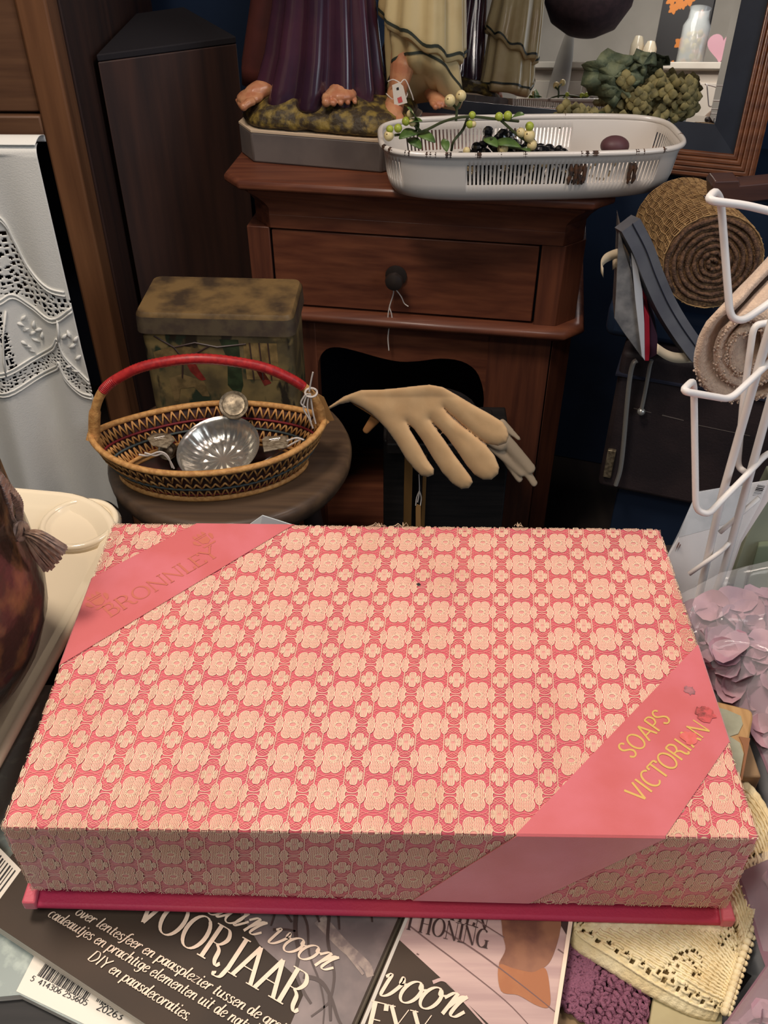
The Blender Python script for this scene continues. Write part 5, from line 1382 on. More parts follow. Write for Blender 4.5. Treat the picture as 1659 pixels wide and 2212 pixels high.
# ------------------------------------------------------------------ cream platter, jar, card on the table
PA = R(-7); PO = Vector((-.319, .146, TZ)); px_ = Vector((math.cos(PA), math.sin(PA), 0)); py_ = Vector((-math.sin(PA), math.cos(PA), 0))
plt = thing('serving_platter', 'glossy cream ceramic platter with round cup well behind the brown jar', 'platter', tuple(PO))
def pring(w_, d_, r_, z, n=10): return [PO + px_ * x + py_ * y + Vector((0, 0, z)) for x, y in rrect(w_, d_, r_, n)]
W_, D_ = .258, .318
m = MB()
rings = [pring(W_ - .10, D_ - .10, .02, .0), pring(W_ - .06, D_ - .06, .04, .004), pring(W_ - .012, D_ - .012, .055, .018), pring(W_, D_, .06, .0255), pring(W_ + .001, D_ + .001, .06, .028), pring(W_ - .003, D_ - .003, .058, .0295), pring(W_ - .010, D_ - .010, .055, .0285), pring(W_ - .013, D_ - .013, .054, .0268), pring(W_ - .022, D_ - .022, .050, .0258), pring(W_ - .026, D_ - .026, .048, .0235)]
m.loft(rings, True, True); m.build('dish', M['porcelain'], plt, ang=180)
wc = at(172, 1135, z=TZ + .0245)
m = MB(); m.lathe([(.0280, -.001), (.0262, .0020), (.0240, .0032), (.0222, .0024), (.0200, .0002), (.018, -.0004), (.001, -.0006)], 48, wc); m.tube([wc + Vector((.0242 * math.cos(t), .0242 * math.sin(t), .0012)) for t in [2 * PI * q / 48 for q in range(48)]], .0026, 8, True); m.build('cup_well', M['porcelain'], plt, ang=180)

jr = thing('brown_jar', 'brown glazed jar with mottled golden patches at the left edge on the platter', 'jar', (-.268, .118, TZ + .026))
M['jar'] = mat('brown_relief_glaze', sh((44, 30, 22)), .3, c2=sh((122, 84, 48)), scale=60, lo=.5, hi=.72, bump=.9, bscale=70, coat=.4)
m = MB(); rings = []; JZ = TZ + .026
for (r_, z) in ((.001, 0), (.040, 0), (.052, .003), (.068, .014), (.080, .030), (.0875, .050), (.0895, .066), (.0885, .090), (.0865, .115), (.085, .14), (.078, .165), (.06, .185), (.04, .195), (.036, .215), (.042, .225), (.036, .226), (.001, .20)):
    rings.append([Vector((-.268 + r_ * math.cos(t) * (1 + .02 * noise.noise((math.cos(t) * 3, math.sin(t) * 3, z * 30))), .118 + r_ * math.sin(t), JZ + z)) for t in [2 * PI * k / 64 for k in range(64)]])
m.loft(rings, True, True); m.build('body', M['jar'], jr, ang=180)
cdm = mat('taupe_silk_cord', sh((150, 118, 96)), .4, c2=sh((116, 88, 70)), scale=300, sheen=.4); M['cord'] = cdm
ct = thing('tassel_cord', 'twisted taupe cord with knot and tassel hanging on the brown jar', 'tassel', tuple(at(45, 1145, Y=.135)))
def twist(mb, pts, r_, turns, ph=0):
    P_ = cr(pts, 14); n_ = len(P_)
    for s_ in (0, PI):
        Q = []
        for i in range(n_):
            t = (P_[min(i + 1, n_ - 1)] - P_[max(i - 1, 0)]).normalized(); a = t.orthogonal().normalized(); a = (Vector((0, -1, .3)) - t * t.dot(Vector((0, -1, .3)))).normalized(); b = t.cross(a); w_ = ph + s_ + turns * 2 * PI * i / n_
            Q.append(P_[i] + (a * math.cos(w_) + b * math.sin(w_)) * r_ * .55)
        mb.tube(Q, r_ * .62, 7)
m = MB(); YC = .135
twist(m, [at(-20, 1000, Y=YC), at(4, 1045, Y=YC), at(16, 1085, Y=YC), at(22, 1115, Y=YC), at(34, 1138, Y=YC)], .0022, 14)
twist(m, [at(-16, 1012, Y=YC + .004), at(14, 1050, Y=YC + .004), at(38, 1082, Y=YC + .004), at(42, 1110, Y=YC + .004), at(37, 1138, Y=YC + .004)], .0022, 14)
m.build('twisted_cord', M['cord'], ct)
m = MB(); kn = at(42, 1147, Y=YC - .002)
for k in range(3):
    E_ = Euler((R(40 + 55 * k), R(30 * k), R(70 * k))).to_matrix()
    m.tube([kn + E_ @ Vector((.0038 * math.cos(t), .0038 * math.sin(t), .0008 * math.sin(2 * t))) for t in [2 * PI * q / 16 for q in range(16)]], .0017, 7, True)
m.ball(kn, .003, 10, 8); m.build('knot', M['cord'], ct)
m = MB(); rnd = random.Random(12); k0 = at(52, 1152, Y=YC - .003)
for k in range(70):
    f = k / 69; tx_ = 95 + 50 * f ** .8 + rnd.uniform(-3, 3); tyy = 1232 - 50 * f ** 1.5 + rnd.uniform(-6, 4)
    dd = rnd.uniform(-.004, .004); e_ = at(tx_, tyy, Y=YC - .004 + dd); mid_ = k0.lerp(e_, .5) + Vector((0, -.002, .0035 + .004 * f)) + Vector((rnd.uniform(-1, 1), rnd.uniform(-1, 1), 0)) * .001
    m.tube(cr([k0 + Vector((rnd.uniform(-1, 1), 0, rnd.uniform(-1, 1))) * .0012, mid_, e_], 4), .00055, 4)
m.build('tassel', M['cord'], ct)

pcd = [at(x, y, Y=.230) for x, y in ((520, 1146), (567, 1113), (652, 1140))]
m = MB(); low = [Vector((p.x, .215, TZ)) for p in (pcd[2], pcd[0])]
m.add(pcd + low, [(0, 1, 2, 3, 4)]); M['grey_card'] = mat('pale_grey_card', sh((196, 204, 204)), .6)
tag(m.build('paper_card', M['grey_card'], smooth=False, solid=.001), 'pale grey card corner sticking up behind the pink box', 'card')
# ------------------------------------------------------------------ right side: wire rack with cards and felt roll
rack = thing('wire_rack', 'white coated wire display rack standing at the right of the pink box', 'rack', tuple(at(1505, 1368, z=TZ)))
WR = .0019
def wp(pts, Ys): return [at(p[0], p[1], Y=y) for p, y in zip(pts, Ys)]
XM = .335     # the rack is symmetric about this upright plane, its right half lies outside the picture
def mir_x(p): return Vector((2 * XM - p.x, p.y, p.z))
def wire(name, pts, Ys, r=WR, n=5, close=0):
    P_ = wp(pts, Ys)
    if close == 1: P_ = P_ + [mir_x(p) for p in reversed(P_)]          # both ends run on into the right half
    if close == 2: P_ = [mir_x(p) for p in reversed(P_)] + P_          # first end runs on
    L_ = len(P_); Q = []
    for i in range(L_):
        if close != 1 and i in (0, L_ - 1): Q.append(P_[i]); continue
        a, b, c = P_[i - 1], P_[i], P_[(i + 1) % L_]; l1 = min(.4 * (a - b).length, .006); l2 = min(.4 * (c - b).length, .006)
        s_ = b + (a - b).normalized() * l1; e_ = b + (c - b).normalized() * l2
        for k in range(n + 1):
            t = k / n; Q.append(s_ * (1 - t) ** 2 + b * 2 * t * (1 - t) + e_ * t * t)
    m = MB(); m.tube(Q, r, 10, close == 1); o = m.build(name, M['white_wire'], rack, ang=180)
    if close == 0 and name == 'upright':
        m = MB(); m.tube([mir_x(p) for p in Q], r, 10); m.build(name, M['white_wire'], rack, ang=180)
wire('upright', [(1690, 620), (1654, 740), (1558, 1077), (1507, 1300), (1486, 1372)], [.225, .222, .214, .210, .207], WR * 1.25)
wire('upright', [(1700, 740), (1659, 884), (1616, 1040), (1561, 1240), (1510, 1372)], [.226, .222, .216, .210, .207], WR * 1.25)
wire('pocket_wire', [(1720, 470), (1609, 443), (1527, 433), (1545, 412), (1557, 432), (1577, 685), (1604, 694), (1662, 655), (1700, 622)], [.20, .195, .19, .205, .215, .20, .20, .21, .222], close=1)
wire('pocket_wire', [(1700, 745), (1659, 786), (1577, 863), (1473, 845), (1496, 822), (1499, 840), (1503, 1101), (1530, 1112), (1556, 1084), (1613, 1026), (1660, 975)], [.23, .222, .20, .185, .20, .205, .19, .19, .2, .212, .222], close=1)
wire('pocket_wire', [(1720, 690), (1659, 697), (1628, 703), (1606, 860), (1593, 1008), (1613, 1022)], [.24, .238, .235, .228, .222, .218], close=2)
# two arms behind the right half carry the felt roll
for ax_x in (.290, .322):
    zb = at(1640, 864, Y=.28).z - .006 + (ax_x - .27) * .35
    m = MB(); m.tube(cr([Vector((ax_x, .222, zb + .05)), Vector((ax_x, .226, zb + .004)), Vector((ax_x, .26, zb)), Vector((ax_x, .38, zb)), Vector((ax_x, .395, zb + .012))], 6), WR, 8); m.build('shelf_arm', M['white_wire'], rack, ang=180)
m = MB(); tz_ = max(mir_x(at(1690, 620, Y=.225)).z, 0); xa = at(1690, 620, Y=.225).x
m.tube([Vector((xa, .225, tz_)), Vector((2 * XM - xa, .225, tz_))], WR * 1.25, 8); zq = at(1640, 864, Y=.28).z + .06; m.tube([Vector((xa - .004, .222, zq)), Vector((2 * XM - xa + .004, .222, zq))], WR, 8) if False else None
m.build('top_bar', M['white_wire'], rack, ang=180)
wire('cross_wire', [(1555, 1150), (1580, 1128), (1640, 1075)], [.214, .214, .216], WR * .8)
wire('cross_wire', [(1488, 1240), (1560, 1190), (1575, 1172)], [.205, .209, .211], WR * .8)
wire('cross_wire', [(1480, 1355), (1530, 1290), (1560, 1260)], [.207, .208, .21], WR * .8)
# card packs in the lower pocket
cpk = thing('card_pack', 'white blank card in clear sleeve with barcode standing in the wire rack', 'card', tuple(at(1500, 1390, Y=.2085)))
M['sleeve'] = mat('clear_sleeve', (.85, .87, .88, 1), .12, trans=0.0, alpha=.22, spec=.8)
M['blank_card'] = mat('white_card', sh((206, 198, 196)), .6); M['grey_print'] = mat('grey_cloud_print', sh((128, 132, 136)), .5, c2=sh((178, 180, 182)), scale=45)
def cpoly(name, pxs, Y, mt, par, sol=.0006, **k):
    m = MB(); m.add([at(x, y, Y=Y + .00012 * (1390 - y)) for x, y in pxs], [tuple(range(len(pxs)))]); return m.build(name, mt, par, smooth=False, solid=sol, **k)
cpoly('card', [(1467, 1160), (1540, 1140), (1598, 1120), (1659, 1040), (1690, 1030), (1600, 1170), (1560, 1285), (1505, 1395), (1480, 1395), (1425, 1230)], .2085, M['blank_card'], cpk, .003)
gp_ = cpoly('printed_strip', [(1505, 1064), (1570, 1052), (1615, 1050), (1600, 1120), (1540, 1140), (1466, 1160), (1484, 1112)], .2078, M['grey_print'], cpk, .001)
M['blank2'] = mat('white_card_back', sh((214, 208, 206)), .6)
cpoly('second_card', [(1612, 1045), (1664, 1037), (1672, 1040), (1640, 1090), (1600, 1160), (1588, 1125), (1604, 1075)], .2080, M['blank2'], cpk, .0008)
cpoly('sleeve', [(1505, 1062), (1664, 1036), (1640, 1090), (1600, 1165), (1560, 1285), (1505, 1393), (1450, 1300), (1428, 1226), (1466, 1150)], .2065, M['sleeve'], cpk, .0003)
m = MB(); a0 = at(1637, 1047, Y=.2460); a1 = at(1612, 1098, Y=.2460); d_ = a1 - a0; rnd = random.Random(3); f = 0
wv = at(1653, 1050, Y=.2460) - a0
while f < 1:
    w_ = rnd.choice((.02, .03, .045)); m.add([a0 + d_ * f, a0 + d_ * (f + w_), a0 + d_ * (f + w_) + wv, a0 + d_ * f + wv], [(0, 1, 2, 3)]); f += w_ + rnd.choice((.02, .035))
m.build('barcode', M['ink'], cpk, smooth=False)
m = MB(); m.tube([at(1467, 1172, Y=.2315), at(1452, 1205, Y=.2315)], .0004, 4); m.tube([at(1470, 1176, Y=.2315), at(1456, 1206, Y=.2315)], .0003, 4); m.build('fine_print', M['grime'], cpk)

# cream felt roll caught in the rack
fr = thing('felt_roll', 'loosely rolled cream felt sheet with fluffy spiral end behind the white wire rack', 'fabric roll', tuple(at(1610, 860, Y=.34)))
M['felt'] = mat('cream_felt', sh((206, 180, 156)), .95, c2=sh((194, 168, 146)), scale=400, bump=.5, bscale=700, sheen=.3)
M['felt_in'] = mat('greyish_felt_inside', sh((176, 156, 146)), .95, c2=sh((158, 140, 132)), scale=300, bump=.6, bscale=600)
YF = .275
def fsp(a, f):  # spiral in photo units round (1612,768)
    return (1612 + 40 + f * math.cos(a) * 1.28 - 30, 772 + f * math.sin(a) * .98)
spx = [(1580, 668), (1552, 682), (1528, 705), (1508, 755), (1506, 800), (1525, 838), (1565, 860), (1610, 864), (1655, 850), (1690, 820), (1690, 780), (1660, 812), (1620, 835), (1580, 828), (1552, 798), (1548, 755), (1565, 715), (1600, 690), (1640, 700), (1650, 740), (1630, 790), (1600, 808), (1575, 785), (1575, 750), (1590, 722), (1612, 722)]
sp_ = [at(*p, Y=YF) for p in spx]; sp_ = cr(sp_, 5)
ax = at(1700, 520, Y=YF + .05) - at(1524, 705, Y=YF)
m = MB(); rr_ = []
for k in range(9): rr_.append([p + ax * (k / 8) + Vector((0, .0012 * noise.noise(p * 300 + Vector((k, 0, 0))), .0)) for p in sp_])
m.loft(rr_, False, False); m.build('felt_sheet', M['felt'], fr, solid=.0042, ang=180)
m = MB(); rnd = random.Random(6)
for p in sp_[20:]:
    for _ in range(5): m.ball(p + Vector((rnd.uniform(-1, 1) * .002, rnd.uniform(-.0015, 0.0005), rnd.uniform(-1, 1) * .002)), rnd.uniform(.0004, .0009), 5, 4)
b_ = m.build('fluffy_edge', M['felt'], fr, ang=180)

# ------------------------------------------------------------------ dark crate with chrome hooks, rolls and packets on it
crt = thing('dark_case', 'dark brown leather case with scuffed front at the right edge', 'case', (.48, 1.0, .355))
M['case'] = mat('dark_leather', sh((54, 42, 42)), .6, c2=sh((40, 32, 34)), scale=12, bump=.2, bscale=300)
fa = Vector((.312, .905, 0)); fb = Vector((.700, .775, 0)); fd = (fb - fa).normalized(); fn = Vector((-fd.y, fd.x, 0)); fl_ = (fb - fa).length
CZ0, CZ1 = .372, .606
def Cs(s, d, z): return fa + fd * s + fn * d + Vector((0, 0, z))
Mf = Matrix((fd, fn, Vector((0, 0, 1)))).transposed(); cc = Cs(fl_ / 2, .15, (CZ0 + CZ1) / 2)
m = MB(); m.box(cc, (fl_, .30, CZ1 - CZ0), Mf); m.build('body', M['case'], crt, bevel=.008, seg=3)
m = MB(); m.box(Cs(fl_ / 2, .148, CZ1 - .035), (fl_ + .006, .304, .003), Mf); m.build('lid_seam', M['niche'], crt)
M['scuff'] = mat('pale_scuff', sh((120, 108, 100)), .8)
m = MB()
for (s0, s1, z, w_) in ((.03, .055, .520, .0009), (.07, .10, .517, .0012), (.11, .19, .512, .0008)):
    m.add([Cs(s0, -.0006, z), Cs(s1, -.0006, z - .002), Cs(s1, -.0006, z - .002 + w_), Cs(s0, -.0006, z + w_ * 1.4)], [(0, 1, 2, 3)])
m.build('scuff_mark', M['scuff'], crt, smooth=False)
m = MB(); m.box(Cs(.012, -.002, .42), (.012, .006, .05), Mf); m.build('metal_corner', M['old_silver'], crt, bevel=.001)
ss = thing('low_stand', 'dark navy low stand carrying the dark leather case', 'stand', tuple(Cs(fl_ / 2, .15, 0)))
m = MB(); m.box(Cs(fl_ / 2, .15, .185), (fl_ - .06, .26, .370), Mf); m.build('body', M['navy_paint'], ss, bevel=.003)
def hook(label, pts, Y, r_=.0030, ball=None):
    m = MB(); m.tube(cr([at(*p, Y=Y) for p in pts], 5), r_, 8)
    o = thing('chrome_hook', label, 'hook', tuple(at(*pts[-1], Y=Y)))
    m.build('rod', M['chrome'], o)
    if ball: m = MB(); m.ball(at(*ball, Y=Y), .0058, 12, 8); m.build('ball_tip', M['chrome'], o)
hook('long bent chrome hook rod down the front of the dark leather case', [(1376, 778), (1368, 785), (1361, 815), (1354, 880), (1347, 960), (1340, 1015), (1330, 1048)], .885, .0034)
hook('short chrome hook with ball tip on the front of the dark leather case', [(1408, 778), (1404, 790), (1400, 812), (1393, 850), (1386, 884)], .885, .0028, (1385, 889))

br = thing('burlap_roll', 'thick roll of coarse brown burlap above the dark leather case', 'fabric roll', tuple(at(1530, 650, Y=.86)))
c0 = at(1540, 566, Y=.86); c1 = at(1474, 486, Y=1.04); axv = (c1 - c0).normalized(); s_ = axv.cross(Vector((0, 0, 1))).normalized(); u_ = s_.cross(axv); RB = .058
Mb = Matrix((s_, u_, axv)).transposed()
m = MB(); rings = []
for k in range(13):
    rr_ = RB + .004 * (k / 12)
    rings.append([c0 + axv * (.19 * k / 12) + Mb @ Vector(((rr_ + .0012 * noise.noise((math.cos(t) * 9, math.sin(t) * 9, k))) * math.cos(t), rr_ * .96 * math.sin(t), 0)) for t in [2 * PI * q / 56 for q in range(56)]])
m.loft(rings, True, True); m.build('roll', M['jute'], br, ang=60)
m = MB(); M['jute_dk'] = mat('burlap_layers', sh((112, 82, 60)), .95, c2=sh((78, 56, 44)), scale=250, bump=.8, bscale=500)
pts = []
for k in range(190):
    a = k * .22; r_ = RB * (.04 + .94 * k / 190); pts.append(c0 - axv * .002 + Mb @ Vector((r_ * math.cos(a), r_ * .96 * math.sin(a), .002 * math.sin(k * 1.7))))
m.tube(pts, .0027, 6); m.build('spiral_end', M['jute_dk'], br, ang=180)
m = MB()   # open weave threads on the surface
for k in range(30):
    z = .19 * k / 29; m.tube([c0 + axv * z + Mb @ Vector(((RB + .0015 + .004 * k / 29) * math.cos(t), (RB * .96 + .0015 + .004 * k / 29) * math.sin(t), .0015 * math.sin(t * 17 + k))) for t in [2 * PI * q / 48 for q in range(48)]], .0010, 4, True)
for k in range(46):
    t = 2 * PI * k / 46; m.tube([c0 + axv * (.19 * q / 20) + Mb @ Vector(((RB + .0022 + .004 * q / 20) * math.cos(t + .02 * math.sin(q * 1.3 + k)), (RB * .96 + .0022 + .004 * q / 20) * math.sin(t + .02 * math.sin(q * 1.3 + k)), 0)) for q in range(21)], .0010, 4)
M['jute_lt'] = mat('pale_jute_thread', sh((172, 138, 92)), .9, c2=sh((128, 98, 64)), scale=120); m.build('open_weave', M['jute_lt'], br, ang=180)
# a folded dark blanket under the rolls
bl_ = MB(); bl_.box((.47, 1.0, .632), (.30, .22, .05), Mf); tag(bl_.build('folded_blanket', M['navy_paint'], bevel=.012, seg=3), 'dark navy folded blanket on the leather case under the burlap roll', 'blanket')
# grey round tin standing on edge
gt = thing('round_tin', 'shallow grey round tin standing on edge left of the burlap roll', 'tin', tuple(at(1460, 780, Y=.84)))
M['grey_tin'] = mat('dull_grey_tin', sh((112, 112, 116)), .4, metal=.2, c2=sh((98, 98, 104)), scale=20)
arc = cr([at(x, y, Y=.835) for x, y in ((1362, 486), (1390, 540), (1412, 598), (1440, 660), (1474, 716), (1512, 768))], 6)
wid = .0125; m = MB(); rings = []
for i, p in enumerate(arc):
    t = (arc[min(i + 1, len(arc) - 1)] - arc[max(i - 1, 0)]).normalized(); side = t.cross(Vector((0, -1, .55)).normalized()).normalized(); dep = side.cross(t).normalized()
    rings.append([p - side * wid + dep * .002, p + side * wid + dep * .0, p + side * wid * .95 - dep * .02, p - side * wid * .95 - dep * .02])
m.loft(rings, True, True); b_ = m.build('rim_wall', M['grey_tin'], gt, ang=30)
m = MB(); m.tube([p + (arc[min(i + 1, len(arc) - 1)] - arc[max(i - 1, 0)]).normalized().cross(Vector((0, -1, .55)).normalized()).normalized() * -.002 + Vector((0, -.002, .0012)) for i, p in enumerate(arc)], .0007, 5); m.build('lid_seam', M['niche'], gt)
# thin packets standing edge on
def packet(label, px, mt, Y, th, extra=None):
    P_ = [at(x, y, Y=Y) for x, y in px]; m = MB(); n_ = len(P_); back = Vector((.006, .05, .002))
    m.add(P_ + [p + back for p in P_], [tuple(range(n_)), tuple(range(2 * n_ - 1, n_ - 1, -1))] + [(i, (i + 1) % n_, n_ + (i + 1) % n_, n_ + i) for i in range(n_)])
    return tag(m.build('paper_packet', mt, smooth=False, bevel=.0008), label, 'packet')
M['pk_grey'] = mat('greyish_clear_packet', sh((150, 146, 142)), .25, c2=sh((112, 110, 110)), scale=40, coat=.5); M['pk_white'] = mat('white_packet', sh((206, 206, 208)), .5); M['pk_red'] = mat('red_card', sh((164, 28, 44)), .5); M['pk_maroon'] = mat('dark_maroon_card', sh((64, 34, 52)), .6)
packet('greyish packet in clear sleeve, leftmost of the thin ones standing on the dark case', [(1337, 492), (1350, 545), (1364, 590), (1374, 660), (1388, 775), (1345, 716), (1327, 688), (1330, 640)], M['pk_grey'], .842, .003)
packet('white thin packet standing between the grey sleeve and the red card', [(1360, 508), (1374, 560), (1388, 630), (1392, 700), (1393, 780), (1386, 770), (1372, 650)], M['pk_white'], .838, .003)
packet('narrow bright red card standing edge on beside the white packet', [(1391, 660), (1403, 685), (1404, 760), (1402, 780), (1392, 780)], M['pk_red'], .840, .003)
packet('dark maroon card right of the red one above the chrome hooks', [(1404, 680), (1420, 725), (1422, 765), (1403, 775)], M['pk_maroon'], .845, .003)
M['cream_tape'] = mat('cream_tape', sh((206, 186, 156)), .7)
def tape(label, pts, Y, w_=.0055):
    P_ = cr([at(*p, Y=Y + .004 * i) for i, p in enumerate(pts)], 6); m = MB(); vs = []
    for p in P_: vs += [p + Vector((0, 0, w_)), p + Vector((.001, -.003, -w_))]
    m.add(vs, [(2 * i, 2 * i + 1, 2 * i + 3, 2 * i + 2) for i in range(len(P_) - 1)]); tag(m.build('cream_tape', M['cream_tape'], solid=.0008, ang=180), label, 'ribbon')
tape('loop of pale tape sticking out left of the grey packet', [(1302, 588), (1297, 572), (1308, 556), (1336, 546), (1340, 556), (1322, 572)], .845)
tape('cream tape running from the packets to the felt roll', [(1418, 752), (1440, 766), (1465, 772), (1508, 770)], .83, .0065)
tape('thin pale tape loop between the packets and the grey tin', [(1372, 545), (1386, 560), (1400, 568), (1412, 580)], .85, .0025)
wc_ = thing('wooden_bar', 'brown wooden bar with notched end at the top right behind the white wire', 'bar', tuple(at(1570, 430, Y=.92)))
M['bar'] = wood('dark_walnut_bar', (86, 56, 46), (60, 40, 38), 'x', 1, .45, .2)
def barp(pxs, name):
    P_ = [at(x, y, Y=.92) for x, y in pxs]; m = MB(); n_ = len(P_); bk_ = Vector((0, .03, 0)); m.add(P_ + [p + bk_ for p in P_], [tuple(range(n_)), tuple(range(2 * n_ - 1, n_ - 1, -1))] + [(i, (i + 1) % n_, n_ + (i + 1) % n_, n_ + i) for i in range(n_)])
    m.build(name, M['bar'], wc_, smooth=False, bevel=.0015)
barp([(1538, 402), (1545, 392), (1597, 390), (1599, 401), (1720, 390), (1720, 425), (1596, 440), (1540, 442)], 'bar'); barp([(1531, 440), (1592, 440), (1588, 458), (1534, 464)], 'lower_block')

# ------------------------------------------------------------------ right table end: sage boxes, petals, plaque, lace, crochet
sg = thing('sage_box', 'sage green cardboard box standing behind the bag of petals', 'box', tuple(at(1640, 1290, Y=.235)))
def spol(name, pxs, Y, mt, par, th, **k):
    P_ = [at(x, y, Y=Y + .00015 * (1300 - y)) for x, y in pxs]; m = MB(); n_ = len(P_); bk_ = Vector((.002, th, 0)); m.add(P_ + [p + bk_ for p in P_], [tuple(range(n_)), tuple(range(2 * n_ - 1, n_ - 1, -1))] + [(i, (i + 1) % n_, n_ + (i + 1) % n_, n_ + i) for i in range(n_)])
    return m.build(name, mt, par, smooth=False, bevel=.0008, **k)
spol('body', [(1668, 1045), (1740, 1040), (1740, 1288), (1566, 1290), (1612, 1160)], .233, M['sage'], sg, .02)
M['sage2'] = mat('mid_sage_card', sh((108, 118, 94)), .6)
spol('raised_panel', [(1637, 1180), (1740, 1172), (1740, 1288), (1606, 1289)], .229, M['sage2'], sg, .005)
M['sage_lt'] = mat('pale_sage_tape', sh((160, 162, 150)), .5); spol('pale_tape', [(1592, 1232), (1614, 1224), (1602, 1288), (1578, 1289)], .2305, M['sage_lt'], sg, .0012)

bag = thing('petal_bag', 'clear plastic bag of lilac fabric petals at the right of the pink box', 'bag', (.26, .1, TZ))
M['petal'] = mat('lilac_petal', sh((178, 138, 146)), .7, c2=sh((158, 120, 134)), scale=60, sheen=.2)
def hgt_(x, y):
    # heap of petals: rises away from the box edge and towards the right
    e_ = min(1, max(0, (x - bagx(y) + .006) / .035)); f_ = min(1, max(0, (y + .20) / .08)) * min(1, max(0, (.205 - y) / .03))
    return TZ + .004 + .052 * e_ ** .6 * f_ ** .7 * (.8 + .3 * noise.noise((x * 18, y * 18, 3)))
def bagx(y):
    if .02 < y < .14: return .170 + .030 * math.sin(PI * (y - .02) / .12) ** .5
    return bagx0(y)
def bagx0(y):
    if y > -.02: return .167 # near edge of the bag follows the box and the lace
    return .172 if y > -.02 else max(.118, .172 - 1.0 * (-.02 - y))
m = MB(); rnd = random.Random(31)
for k in range(1200):
    y = rnd.uniform(-.17, .186); x = bagx(y) + .008 + rnd.random() * .19
    c_ = Vector((x, y, hgt_(x, y) - .003 + rnd.uniform(-.004, .004)))
    R_ = rnd.uniform(.0072, .0118); nrm = Vector((rnd.gauss(0, .45), rnd.gauss(-.1, .45), 1)).normalized(); a_ = nrm.orthogonal().normalized(); a_ = Matrix.Rotation(rnd.uniform(0, 2 * PI), 3, nrm) @ a_; b_2 = nrm.cross(a_)
    n_ = 14; rg = [[], [], []]
    for q in range(n_):
        t = 2 * PI * q / n_
        for lv, f_ in enumerate((1, .68, .34)):
            r_ = R_ * f_ * (1 + .10 * math.sin(2 * t + k) * f_); cz_ = (.0042 * f_ ** 2 + .0016 * f_ * math.sin(3 * t + k))
            rg[lv].append(c_ + a_ * r_ * math.cos(t) + b_2 * r_ * .82 * math.sin(t) + nrm * cz_)
    m.loft(rg, True, False); m.add(rg[2] + [c_], [(q, (q + 1) % n_, n_) for q in range(n_)])
pt_ = m.build('petals', M['petal'], bag, ang=180); pt_['kind'] = 'stuff'
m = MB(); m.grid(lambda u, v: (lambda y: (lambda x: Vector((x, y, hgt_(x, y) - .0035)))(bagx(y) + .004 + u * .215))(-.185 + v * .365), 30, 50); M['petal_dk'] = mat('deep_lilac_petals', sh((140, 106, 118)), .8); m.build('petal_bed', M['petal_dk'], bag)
M['film'] = mat('clear_plastic_film', (.95, .95, .97, 1), .08, alpha=.16, spec=1.0, bump=.0)
m = MB()
def filmpt(u, v):
    y = -.19 + v * .372; x = bagx(y) + u * .225; h = hgt_(x, y) + .006 + .004 * abs(noise.noise((x * 60, y * 60, 1))) + .003 * abs(noise.noise((x * 25 + y * 90, y * 20 - x * 50, 9)))
    if u < .02: h = TZ + .003
    if v > .94: h += .05 * (v - .94) / .06 * max(0, .6 - abs(u - .35))
    return Vector((x, y, h))
m.grid(filmpt, 70, 130); m.build('plastic_film', M['film'], bag, ang=180)

pq = thing('wooden_plaque', 'small sage painted wooden plaque with bare wood corner beside the pink box', 'plaque', tuple(at(1590, 1600, z=.838)))
M['bare_wood'] = wood('bare_pine', (190, 152, 100), (160, 122, 76), 'y', 2, .6, 0); M['sage_paint'] = mat('chalky_sage_paint', sh((158, 158, 134)), .7, c2=sh((140, 140, 116)), scale=60)
pz = .850
def pqa(pxs): return [at(x, y, z=pz) for x, y in pxs]
base_ = pqa([(1490, 1505), (1545, 1513), (1618, 1531), (1626, 1538), (1627, 1550), (1618, 1600), (1600, 1690), (1560, 1690)])
m = MB(); m.prism([(p.x, p.y) for p in base_], pz - .012, pz); m.build('board', M['bare_wood'], pq, bevel=.0015)
m = MB(); m.prism([(p.x, p.y) for p in pqa([(1500, 1515), (1570, 1535), (1600, 1548), (1604, 1566), (1594, 1586), (1576, 1592), (1598, 1606), (1606, 1630), (1596, 1688), (1560, 1690)])], pz - .001, pz + .0006); m.build('painted_patch', M['sage_paint'], pq, smooth=False)
M['brown_stain'] = mat('brown_stained_wood', sh((138, 92, 58)), .6)
m = MB(); m.prism([(p.x, p.y) for p in pqa([(1596, 1592), (1620, 1596), (1603, 1686), (1598, 1688), (1608, 1630), (1604, 1610)])], pz - .001, pz + .0005); m.build('stained_edge', M['brown_stain'], pq, smooth=False)
# support under the plaque: a small carton
m = MB(); a_ = at(1560, 1600, z=pz); m.box((.187, .092, (TZ + pz - .012) / 2), (.018, .045, pz - .012 - TZ)); tag(m.build('small_carton', M['kraft'], bevel=.001), 'small tan carton under the sage wooden plaque beside the pink box', 'carton')

# cream crochet mat, folded
cm = thing('crochet_mat', 'folded cream crochet lace mat with pointed picot edge under the box corner', 'mat', tuple(at(1450, 2050, z=TZ)))
ZC = .829
inner = [(1180, 1990), (1225, 1995), (1245, 2030), (1320, 2078), (1390, 2122), (1455, 2155), (1510, 2178), (1556, 2186)]     # near folded edge, left to right
outer = [(1520, 1640), (1545, 1660), (1600, 1690), (1640, 1730), (1668, 1790), (1664, 1850), (1652, 1900), (1620, 2000), (1585, 2100), (1560, 2180)]
